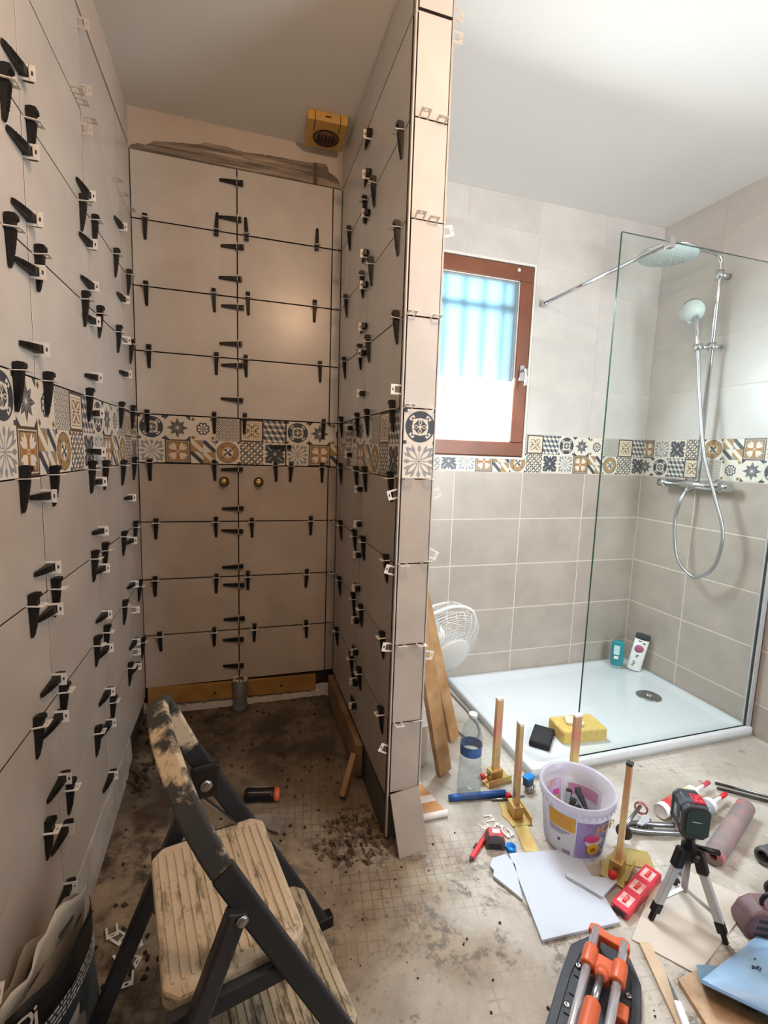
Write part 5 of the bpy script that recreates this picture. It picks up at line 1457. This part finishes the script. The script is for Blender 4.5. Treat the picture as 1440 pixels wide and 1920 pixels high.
MB().prism([(-0.0285, 0.0300), (0.0315, 0.0290), (0.0225, 0.0470), (0.0, 0.0530), (-0.0205, 0.0480)], -0.0165, 0.0165, RX(PI / 2)).build('red_top', mat('faded_red_plastic', (192, 82, 84), 0.45, var=0.06), tm, bevel=0.003)
MB().box(-0.010, 0.014, -0.008, 0.008, 0.0505, 0.0535).build('white_sticker', white_paint, tm)
MB().box(0.030, 0.036, -0.008, 0.008, 0.002, 0.010).build('hook', steel, tm)
MB().box(-0.022, 0.018, -0.0188, -0.0175, 0.006, 0.022).build('side_window', mat('dark_window', (46, 42, 48), 0.3), tm)
cp = MB().open_lathe([(0.0, 0.002), (0.0135, 0.002), (0.0138, 0.013), (0.0158, 0.013), (0.0162, 0.0), (0.0, 0.0)], 24).build('bottle_cap', bright_blue)
cp.location = (1.215, -1.012, F + 0.0005); tag(cp, 'bright blue bottle cap lying upside down by the white tile', 'cap')
for k, (x, y, a, w) in enumerate(((1.180, -0.900, 0.4, 'leftmost'), (1.212, -0.880, 1.5, 'farthest'), (1.222, -0.925, 2.3, 'nearest'), (1.238, -0.955, 0.2, 'rightmost'))):
    put_clip(T(x, y, F + 0.0012 + 0.0018 * k) @ RZ(a) @ RX(PI / 2) @ T(0, 0, -0.012), False, 'loose white clip by the tape measure, %s of the four' % w, 'loose clips on the shower-side floor')
bc = thing('blue_spring_clamp', 'small blue and grey clamp standing behind the bucket by the tray', 'clamp', (1.425, -0.790, F), 0.3)
MB().box(-0.018, 0.018, -0.012, 0.012, 0.020, 0.050).build('jaw', mat('slate_blue', (44, 74, 96), 0.5, var=0.1), bc, bevel=0.003)
MB().box(-0.022, 0.020, -0.015, 0.013, 0.0495, 0.060).build('blue_cap', bright_blue, bc, bevel=0.003)
MB().tube(smooth_path([(-0.016, -0.01, 0.024), (-0.014, -0.016, 0.008), (0.012, -0.018, 0.006), (0.022, -0.010, 0.020)], 4), 0.0045, 8).build('wire', steel, bc)
MB().box(-0.008, 0.014, -0.011, 0.011, 0.0, 0.0205).build('foot', mat('pale_wood', (206, 188, 160), 0.6), bc, bevel=0.003)
cd = MB().tube(smooth_path([(1.440, 0.02, F + 0.005), (1.452, -0.20, F + 0.005), (1.445, -0.36, F + 0.005), (1.405, -0.445, F + 0.006), (1.360, -0.46, F + 0.005), (1.335, -0.40, F + 0.005), (1.33, -0.30, F + 0.005)], 8), 0.0045, 8).build('grey_cable', mat('grey_cord', (128, 124, 118), 0.5))
tag(cd, 'grey cable running along the left edge of the shower tray', 'cable')

# ------------------------------------------------------------------ red spirit level
lv = thing('spirit_level', 'short red spirit level lying under the tripod', 'level', (1.482, -1.243, F), math.atan2(0.062, 0.165))
lred = mat('level_red', (196, 44, 66), 0.35, rgb2=(222, 70, 84), scale=20)
MB().box(-0.105, 0.105, -0.024, 0.024, 0.0, 0.026).build('level_body', lred, lv, bevel=0.005)
for x in (-0.068, 0.0, 0.066):
    w_ = MB().box(x - 0.022, x + 0.022, -0.016, 0.016, 0.0255, 0.0272).build('vial_window', mat('clear_pink_window', (236, 150, 156), 0.2, rgb2=(240, 214, 212), scale=40), lv, bevel=0.002)
    MB().rod((x - 0.014, 0, 0.0278), (x + 0.014, 0, 0.0278), 0.005, 10).build('vial', mat('red_vial', (222, 54, 62), 0.2, rgb2=(240, 120, 116), scale=60), w_)
MB().box(-0.1055, -0.1045, -0.016, 0.016, 0.005, 0.020).build('end_cap', dark_grey, lv)

# ------------------------------------------------------------------ laser level on its tripod
tp = thing('tripod', 'small silver tripod with black joints carrying the laser level', 'tripod', (1.553, -1.325, F))
hub = Vector((0, 0, 0.200))
feet = [Vector((-0.096, 0.010, 0.004)), Vector((0.042, -0.095, 0.004)), Vector((0.066, 0.078, 0.004))]
MB().lathe([(0.0, 0.170), (0.014, 0.170), (0.020, 0.180), (0.020, 0.214), (0.012, 0.222), (0.010, 0.245), (0.0, 0.246)], 16).build('hub', black_plastic, tp)
for ft in feet:
    d = Vector((ft.x, ft.y, 0)).normalized()
    top = hub + d * 0.020 + Vector((0, 0, -0.004))
    L_ = (ft - top)
    k1 = top + L_ * 0.16; k2 = top + L_ * 0.78
    side = Vector((-d.y, d.x, 0))
    lg = MB().bar(k1, k2, 0.022, 0.015, side).build('leg', alu, tp, bevel=0.003)
    MB().bar(top + Vector((0, 0, 0.012)), k1 + L_ * 0.05, 0.027, 0.022, side).build('leg_joint', black_plastic, lg, bevel=0.004)
    MB().bar(k2 - L_ * 0.04, k2 + L_ * 0.10, 0.022, 0.018, side).build('leg_lock', black_plastic, lg, bevel=0.003)
    MB().bar(k2 + L_ * 0.10, ft, 0.012, 0.012, side).build('rubber_foot', black_plastic, lg, bevel=0.003)
    mid = top + L_ * 0.70
    MB().bar(Vector((0, 0, 0.085)), mid, 0.004, 0.010, side).build('brace', alu, lg)
MB().rod((0, 0, 0.075), (0, 0, 0.17), 0.008, 12).build('centre_post', alu, tp)
MB().tube([(0.014, -0.006, 0.212), (0.045, -0.022, 0.205), (0.070, -0.028, 0.198)], 0.007, 10, rs=[0.006, 0.007, 0.008]).build('pan_handle', black_plastic, tp)
MB().lathe([(0.0, 0), (0.010, 0), (0.010, 0.012), (0.0, 0.012)], 12, T(0.0, -0.018, 0.195) @ RX(PI / 2)).build('tilt_knob', dark_grey, tp)
ls = thing('laser_level', 'black and dark green laser level with red button panel on the tripod', 'laser level', (1.541, -1.325, F + 0.2462), math.radians(-27))
ls.scale = (0.80, 0.80, 0.80)
grn = mat('dark_green_plastic', (36, 58, 58), 0.4, var=0.08)
oct_ = lambda w, h, c: [(-w, -h + c), (-w + c, -h), (w - c, -h), (w, -h + c), (w, h - c), (w - c, h), (-w + c, h), (-w, h - c)]
# octagonal block; front looks to local -y
MB().prism(oct_(0.041, 0.056, 0.016), -0.045, 0.045, T(0, 0, 0.078) @ RX(PI / 2)).build('housing', dark_grey, ls, bevel=0.003)
MB().prism(oct_(0.043, 0.058, 0.017), -0.012, 0.012, T(0, -0.012, 0.078) @ RX(PI / 2)).prism(oct_(0.043, 0.058, 0.017), -0.006, 0.006, T(0, 0.036, 0.078) @ RX(PI / 2)).build('bumper_ring', mat('rubber_grey', (58, 70, 76), 0.6, var=0.08), ls, bevel=0.002)
MB().prism(oct_(0.031, 0.044, 0.012), 0.0, 0.003, T(0, -0.0445, 0.080) @ RX(PI / 2)).build('front_plate', grn, ls, bevel=0.001)
MB().box(-0.014, 0.014, -0.0488, -0.0470, 0.083, 0.0848).build('maker_line', mat('pale_line', (170, 182, 180), 0.5), ls)
kp = MB().box(-0.005, 0.032, -0.028, 0.018, 0.1335, 0.1380).build('button_panel', mat('keypad_red', (156, 30, 44), 0.4, var=0.1), ls, bevel=0.002)
for x, y in ((0.004, -0.018), (0.018, -0.018), (0.010, -0.004), (0.022, 0.006)): MB().box(x - 0.004, x + 0.005, y - 0.005, y + 0.005, 0.1378, 0.1395).build('button', mat('button_red', (206, 70, 78), 0.4), kp)
for s in (-1, 1): MB().box(s * 0.0405 - 0.0015, s * 0.0405 + 0.0015, -0.030, 0.020, 0.060, 0.100).build('side_window', mat('side_window_glass', (120, 140, 130), 0.1), ls)
MB().lathe([(0.0, 0.0002), (0.024, 0.0002), (0.028, 0.010), (0.028, 0.022), (0.0, 0.022)], 20).build('swivel_foot', black_plastic, ls)

# ------------------------------------------------------------------ cartridges, gun, pink roll, pliers
def cartridge(a, c, label, m, m2, tipm):
    a, c = Vector(a), Vector(c); d = (c - a).normalized()
    z = Vector((0, 0, 1)); x = z.cross(d).normalized(); z2 = d.cross(x)
    o = bpy.data.objects.new('cartridge', None); COL.objects.link(o); o.matrix_world = frame(x, z2, d, a)
    tag(o, label, 'cartridge', 'sealant cartridges')
    MB().lathe([(0.0, 0.004), (0.022, 0.004), (0.024, 0.0), (0.025, 0.002), (0.025, 0.205), (0.022, 0.212), (0.0, 0.214)], 24).build('tube_body', white_paint, o)
    MB().open_lathe([(0.0254, 0.025), (0.0254, 0.150)], 24).build('colour_band', m, o)
    MB().open_lathe([(0.0255, 0.155), (0.0255, 0.185)], 24).build('grey_band', m2, o)
    MB().lathe([(0.0, 0.2145), (0.008, 0.2145), (0.0075, 0.222), (0.0045, 0.292), (0.0, 0.293)], 14).build('nozzle', white_paint, o)
    MB().lathe([(0.0, 0.2935), (0.0075, 0.2935), (0.008, 0.330), (0.005, 0.336), (0.0, 0.336)], 14, T(0, 0, -0.012)).build('nozzle_cap', tipm, o)
cartridge((1.800, -1.100, F + 0.0265), (2.12, -1.020, F + 0.0265), 'blue and white cartridge with red tip, nearer of the two behind the laser', mat('blue_band', (92, 176, 214), 0.4, rgb2=(140, 166, 182), scale=30), mat('silver_band', (150, 160, 172), 0.4, var=0.1), red_plastic)
cartridge((1.795, -1.030, F + 0.0265), (2.12, -0.955, F + 0.0265), 'red and white cartridge with pink tip, farther of the two behind the laser', mat('red_band', (190, 62, 66), 0.4, rgb2=(206, 96, 84), scale=30), mat('cream_band', (224, 210, 170), 0.4, var=0.1), mat('pink_cap', (196, 62, 88), 0.4))
gun = thing('caulking_gun', 'dark metal caulking gun lying behind the pink roll', 'gun', (2.160, -0.985, F + 0.002), -0.72)
gm = mat('gun_metal', (64, 58, 58), 0.4, 0.6, rgb2=(110, 100, 98), scale=12)
b = MB()
for y in (-0.016, 0.016): b.bar((-0.03, y, 0.010), (0.20, y, 0.012), 0.006, 0.010)
b.build('cradle_bars', gm, gun, bevel=0.001)
MB().rod((0.03, 0, 0.022), (0.34, 0.0, 0.022), 0.004, 8).build('push_rod', steel, gun)
MB().lathe([(0.0, 0), (0.026, 0), (0.026, 0.004), (0.0, 0.004)], 18, T(0.20, 0, 0.0265) @ RY(PI / 2)).build('end_plate', gm, gun)
MB().bar((0.205, 0, 0.014), (0.30, -0.06, 0.012), 0.018, 0.018).build('handle', gm, gun, bevel=0.004)
MB().bar((0.21, 0.004, 0.012), (0.33, -0.020, 0.010), 0.010, 0.012).build('trigger', gm, gun, bevel=0.003)
rl = stick('foam_roll', (1.790, -1.226, F + 0.0295), (2.115, -1.092, F + 0.0295), 'pink and grey dirty foam roll with a hollow end lying beside the tripod', 'roll',
           [('roll_body', mat('dirty_pink_foam', (204, 120, 118), 0.8, rgb2=(134, 124, 126), scale=9, bump=0.2, ramp=(0.38, 0.5)), lambda b, L_: b.open_lathe([(0.010, 0.004), (0.026, 0.0), (0.0285, 0.004), (0.0285, L_ - 0.004), (0.026, L_), (0.0, L_)], 24, RY(PI / 2)), 0),
            ('hollow_core', mat('pink_core', (150, 76, 78), 0.8), lambda b, L_: b.open_lathe([(0.0, 0.03), (0.0105, 0.03), (0.0105, 0.0045)], 16, RY(PI / 2)), 0),
            ('grey_sleeve', mat('grey_scuff', (128, 124, 128), 0.8, rgb2=(160, 132, 132), scale=14), lambda b, L_: b.open_lathe([(0.0288, 0.035), (0.0290, 0.05), (0.0290, 0.20), (0.0288, 0.22)], 24, RY(PI / 2)), 0)])
pl = thing('levelling_pliers', 'silver tile levelling pliers with a black wheel lying behind the tripod', 'pliers', (1.640, -1.095, F + 0.004), 0.25)
MB().rod((-0.040, 0.030, 0.050), (0.105, 0.062, 0.040), 0.006, 12).build('spring_rod', steel, pl)
MB().lathe([(0.0, -0.003), (0.004, -0.003), (0.005, -0.004), (0.024, -0.004), (0.025, 0.0), (0.024, 0.004), (0.005, 0.004), (0.0, 0.003)], 24, T(-0.044, 0.028, 0.032) @ RZ(0.4) @ RY(PI / 2)).build('black_wheel', mat('dark_wheel', (60, 48, 50), 0.5, var=0.15), pl)
MB().lathe([(0.0, -0.006), (0.007, -0.006), (0.007, 0.006), (0.0, 0.006)], 14, T(-0.046, 0.028, 0.032) @ RZ(0.4) @ RY(PI / 2)).build('wheel_hub', steel, pl)
for y, z in ((0.0, 0.012), (0.028, 0.020)):
    MB().tube(smooth_path([(-0.01, 0.04 + y * 0.2, z + 0.01), (0.04, 0.01 + y, z), (0.10, -0.03 + y, z), (0.155, -0.055 + y, z - 0.006)], 5), 0.008, 8, rs=None).build('handle', steel, pl)
b = MB()
for k in range(6): b.bar((-0.004 + 0.014 * k, 0.028 - 0.006 * k, 0.006), (0.046 + 0.014 * k, 0.060 - 0.006 * k, 0.010), 0.005, 0.004)
b.build('comb_jaw', steel, pl)
MB().prism([(0.0, 0.0), (0.06, 0.012), (0.075, 0.0), (0.05, -0.016), (0.01, -0.014)], 0.024, 0.030, T(0.03, 0.03, 0)).build('side_plate', alu, pl, bevel=0.001)
MB().open_lathe([(0.017, -0.004), (0.022, -0.004), (0.022, 0.004), (0.017, 0.004), (0.017, -0.004)], 24, T(0.112, 0.062, 0.030) @ RZ(0.3) @ RY(PI / 2)).build('rose_ring', mat('rose_metal', (176, 112, 104), 0.35, 0.6), pl)

# ------------------------------------------------------------------ sheet and laths under the tripod
o = MB().prism([(0.0, 0.0), (0.090, -0.112), (0.425, -0.005), (0.330, 0.122), (0.20, 0.118)], 0.0, 0.0035).build('fibreboard_sheet', mat('pale_fibreboard', (198, 190, 178), 0.8, var=0.04, scale=6), bevel=0.0006)
o.location = (1.366, -1.343, F - 0.0035 + 0.0008); o.location.z = F + 0.0002; tag(o, 'pale thin sheet lying flat under the tripod', 'sheet')
o = MB().box(-0.014, 0.014, -0.29, 0.0, 0.0, 0.009).build('wooden_lath', mat('pale_lath', (206, 186, 158), 0.6, rgb2=(186, 160, 128), scale=10), bevel=0.001)
o.location = (1.388, -1.362, F + 0.0005); o.rotation_euler = (0, 0, -0.36); tag(o, 'narrow pale wooden lath lying right of the tile cutter', 'lath')
o = MB().prism([(-0.062, 0.0), (0.0, 0.004), (0.045, -0.12), (-0.03, -0.30), (-0.12, -0.26)], 0.0, 0.012).build('particle_board', mat('particle_board', (196, 168, 138), 0.75, rgb2=(178, 148, 118), scale=40), bevel=0.001)
o.location = (1.455, -1.455, F + 0.0005); tag(o, 'flat piece of pale particle board under the blue bag', 'board')
stick('white_knife', (1.352, -1.478, F + 0.019), (1.300, -1.578, F + 0.019), 'white handled knife lying on the particle board', 'knife',
      [('handle', white_paint, lambda b, L_: b.box(0.02, L_ + 0.06, -0.008, 0.008, -0.006, 0.006), 0.003), ('blade', steel, lambda b, L_: b.prism([(-0.035, -0.001), (0.0205, -0.005), (0.0205, 0.005)], -0.001, 0.001), 0)])

# ------------------------------------------------------------------ light-blue bag, right front
sb = thing('blue_bag', 'light blue crumpled plastic bag lying at the lower right edge', 'bag', (1.572, -1.518, F + 0.013))
def pillow(nx, ny, top):
    v, f = [], []
    for j in range(ny + 1):
        for i in range(nx + 1):
            v.append(top(i / nx, j / ny))
    for j in range(ny):
        for i in range(nx): f.append((j * (nx + 1) + i, j * (nx + 1) + i + 1, (j + 1) * (nx + 1) + i + 1, (j + 1) * (nx + 1) + i))
    return v, f
cn = [Vector((-0.168, 0.020, 0.040)), Vector((-0.02, -0.150, 0.050)), Vector((0.26, -0.05, 0.0)), Vector((0.11, 0.085, 0.0))]
def btop(s, t, sgn=1):
    P = cn[0].lerp(cn[1], t).lerp(cn[3].lerp(cn[2], t), s)
    e = (math.sin(PI * min(max(s, 0.0), 1)) ** 0.6) * (math.sin(PI * t) ** 0.55)
    z = P.z + (0.040 * e if sgn > 0 else -0.004 * e) + 0.010 * e * mnoise.noise((s * 5, t * 5, 3)) + 0.004 * e * mnoise.noise((s * 14, t * 14, 3))
    return (P.x, P.y, max(z + 0.004, 0.001))
bag_blue = mat('light_blue_film', (152, 186, 218), 0.32, rgb2=(132, 166, 202), scale=7, bump=0.25, bscale=26)
v, f = pillow(22, 18, lambda s, t: btop(s, t, 1)); b = MB().add(v, f, None, 0, True)
v, f = pillow(8, 8, lambda s, t: btop(s, t, -1)); b.add(v, f, None, 0, True)
b.build('bag_film', bag_blue, sb)
b = MB(); v = []
for k in range(13):
    P = cn[0].lerp(cn[1], k / 12); q_ = 0.03 * math.sin(PI * k / 12) + 0.012 * mnoise.noise((k * 0.6, 2, 1))
    v += [(P.x, P.y, P.z + 0.003), (P.x + 0.030 + q_, P.y + 0.028 + q_, max(0.001, P.z * 0.45)), (P.x + 0.060 + q_, P.y + 0.055 + q_, 0.001)]
b.add(v, [(3 * i + j, 3 * i + j + 1, 3 * i + j + 4, 3 * i + j + 3) for i in range(12) for j in range(2)], None, 0, True)
b.build('bag_underside', mat('shaded_blue_film', (104, 138, 158), 0.45, rgb2=(84, 116, 136), scale=9, bump=0.25, bscale=26), sb)  # same blue film, with the shade of the tucked-under side put into the colour
MB().bar((-0.168, 0.018, 0.044), (-0.02, -0.152, 0.054), 0.010, 0.0022).build('sealed_edge', mat('slate_film', (92, 118, 146), 0.4), sb)
mk = mat('dark_blue_ink', (44, 58, 92), 0.5)
b = MB()
for s, t, ds, dt, w in ((0.30, 0.28, 0.05, 0.03, 0.004), (0.33, 0.26, -0.01, 0.06, 0.004), (0.30, 0.34, 0.04, -0.01, 0.003), (0.42, 0.24, 0.012, 0.004, 0.004), (0.36, 0.40, 0.01, 0.05, 0.003)):
    pts = [Vector(btop(s + ds * k / 3, t + dt * k / 3)) + Vector((0, 0, 0.0022)) for k in range(4)]
    b.tube(pts, w * 0.4, 5)
b.build('ink_marks', mk, sb)

# ------------------------------------------------------------------ orange tile cutter, bottom
tcx = thing('tile_cutter', 'manual tile cutter with orange head, chrome rails and black base', 'tile cutter', (1.262, -1.372, F), 0.0)
tcx.scale = (0.93, 0.93, 0.93)
tcx.rotation_euler = (0, 0, math.atan2(0.62, 0.78))     # local x points along the rails, away from the camera
bk = mat('black_cutter_base', (44, 46, 52), 0.5, rgb2=(56, 58, 66), scale=20)
MB().prism([(0.035, -0.050), (0.045, -0.03), (0.045, 0.03), (0.030, 0.055), (-0.02, 0.088), (-0.10, 0.092), (-0.52, 0.092), (-0.52, -0.092), (-0.10, -0.092), (-0.02, -0.082)], 0.0, 0.018).build('base', bk, tcx, bevel=0.004)
b = MB()
for s in (-1, 1):
    b.prism([(-0.03, s * 0.060), (-0.10, s * 0.070), (-0.40, s * 0.074), (-0.40, s * 0.080), (-0.10, s * 0.077), (-0.025, s * 0.066)], 0.0175, 0.0215)
    for k in range(4): b.box(-0.10 - 0.05 * k, -0.085 - 0.05 * k, s * 0.055 - 0.012, s * 0.055 + 0.008, 0.0175, 0.021)
b.build('base_ribs', dark_grey, tcx)
for x, y in ((-0.07, 0.058), (-0.07, -0.058), (-0.18, 0.06), (-0.18, -0.06)):
    MB().lathe([(0.0, 0.018), (0.008, 0.018), (0.008, 0.022), (0.004, 0.0225), (0.0, 0.0205)], 12, T(x, y, 0)).build('screw_head', steel, tcx)
hz = 0.050
hd = MB().prism([(0.020, -0.046), (0.028, -0.030), (0.016, -0.012), (0.016, 0.012), (0.028, 0.030), (0.020, 0.050), (0.0, 0.052), (-0.004, 0.030), (-0.006, -0.030), (0.0, -0.050)], hz + 0.004, hz + 0.024).build('end_yoke', orange_plastic, tcx, bevel=0.004)
for s in (-1, 1):
    MB().box(-0.004, 0.018, s * 0.034 - 0.014, s * 0.034 + 0.014, 0.018, hz + 0.006).build('yoke_post', orange_plastic, tcx, bevel=0.004)
    MB().lathe([(0.0, 0), (0.004, 0), (0.004, 0.002), (0.0, 0.002)], 10, T(0.012, s * 0.034, hz + 0.0242)).build('screw_head', dark_grey, tcx)
    MB().rod((0.014, s * 0.034, hz + 0.018), (-0.52, s * 0.034, hz + 0.018), 0.0105, 16).build('rail', polished, tcx)
    MB().lathe([(0.0, 0.0), (0.0165, 0.0), (0.018, 0.006), (0.018, 0.050), (0.0165, 0.056), (0.0, 0.056)], 18, T(-0.048, s * 0.034, hz + 0.018) @ RY(-PI / 2)).build('slide_bearing', orange_plastic, tcx)
cr = MB().prism([(-0.052, -0.030), (-0.052, 0.030), (-0.075, 0.034), (-0.100, 0.022), (-0.112, 0.010), (-0.112, -0.010), (-0.100, -0.022), (-0.075, -0.034)], hz - 0.004, hz + 0.022).build('cutting_carriage', orange_plastic, tcx, bevel=0.005)
MB().lathe([(0.0, 0.0), (0.015, 0.0), (0.015, 0.018), (0.011, 0.026), (0.0, 0.027)], 16, T(-0.098, 0.0, hz + 0.022) @ RY(-1.2)).build('handle_socket', orange_plastic, cr)
MB().tube([(-0.112, 0, hz + 0.028), (-0.205, 0.004, hz + 0.040)], 0.0085, 14).build('handle_rod', steel, cr)
MB().tube(smooth_path([(-0.200, 0.004, hz + 0.040), (-0.235, 0.004, hz + 0.045), (-0.36, 0.004, hz + 0.06)], 4), 0.017, 14, rs=[0.012] + [0.0185] * 8).build('handle_grip', orange_plastic, cr)
MB().box(-0.16, -0.12, -0.066, -0.036, 0.018, 0.050).build('tile_stop', orange_plastic, tcx, bevel=0.006)

# ------------------------------------------------------------------ power tool and grey fittings at the right edge
pt = thing('power_tool', 'dusty dark red power tool with belt hook at the right edge', 'power tool', (1.745, -1.420, F), -0.35)
pr_ = mat('dusty_maroon', (92, 66, 72), 0.55, rgb2=(122, 98, 100), scale=12, bump=0.1)
MB().prism([(-0.075, 0.000), (0.16, 0.000), (0.16, 0.075), (0.05, 0.085), (-0.040, 0.082), (-0.068, 0.066), (-0.085, 0.030)], -0.032, 0.032, RX(PI / 2)).build('housing', pr_, pt, bevel=0.010, seg=3)
b = MB()
for k in range(3): b.prism([(-0.060 + 0.004 * k, 0.016 + 0.019 * k), (-0.022 + 0.004 * k, 0.012 + 0.019 * k), (-0.020 + 0.004 * k, 0.021 + 0.019 * k), (-0.058 + 0.004 * k, 0.025 + 0.019 * k)], 0.0315, 0.0335, RX(PI / 2))
b.build('vent_slots', dark_grey, pt, bevel=0.001)
MB().prism([(-0.005, 0.010), (0.15, 0.008), (0.15, 0.034), (0.0, 0.036)], 0.0315, 0.0345, RX(PI / 2)).build('side_plate', mat('dusty_grey_plate', (150, 146, 148), 0.5, rgb2=(118, 112, 116), scale=20), pt, bevel=0.001)
MB().tube(smooth_path([(-0.030, -0.005, 0.082), (-0.036, -0.012, 0.102), (-0.020, -0.012, 0.120), (0.022, -0.004, 0.118), (0.034, 0.0, 0.104), (0.026, 0.0, 0.084)], 5), 0.0055, 8).build('belt_hook', black_plastic, pt)
for (x, y, rz, L_, lab_) in ((1.945, -1.265, 0.12, 0.14, 'grey hollow plastic pipe piece at the right edge, farther of two'), (1.845, -1.362, 0.10, 0.12, 'dark grey pipe piece at the right edge, nearer of two')):
    o = thing('pipe_fitting', lab_, 'pipe', (x, y, F + 0.0265), rz, 'grey pipe pieces')
    MB().open_lathe([(0.017, 0.003), (0.022, 0.0), (0.0255, 0.003), (0.0255, 0.030), (0.0225, 0.034), (0.0225, L_), (0.018, L_), (0.017, 0.003)], 22, RY(PI / 2)).build('pipe_body', grey_pvc if x > 1.9 else dark_grey, o)
    MB().open_lathe([(0.0258, 0.006), (0.0272, 0.008), (0.0272, 0.020), (0.0258, 0.022)], 22, RY(PI / 2)).build('collar', grey_pvc if x > 1.9 else dark_grey, o)
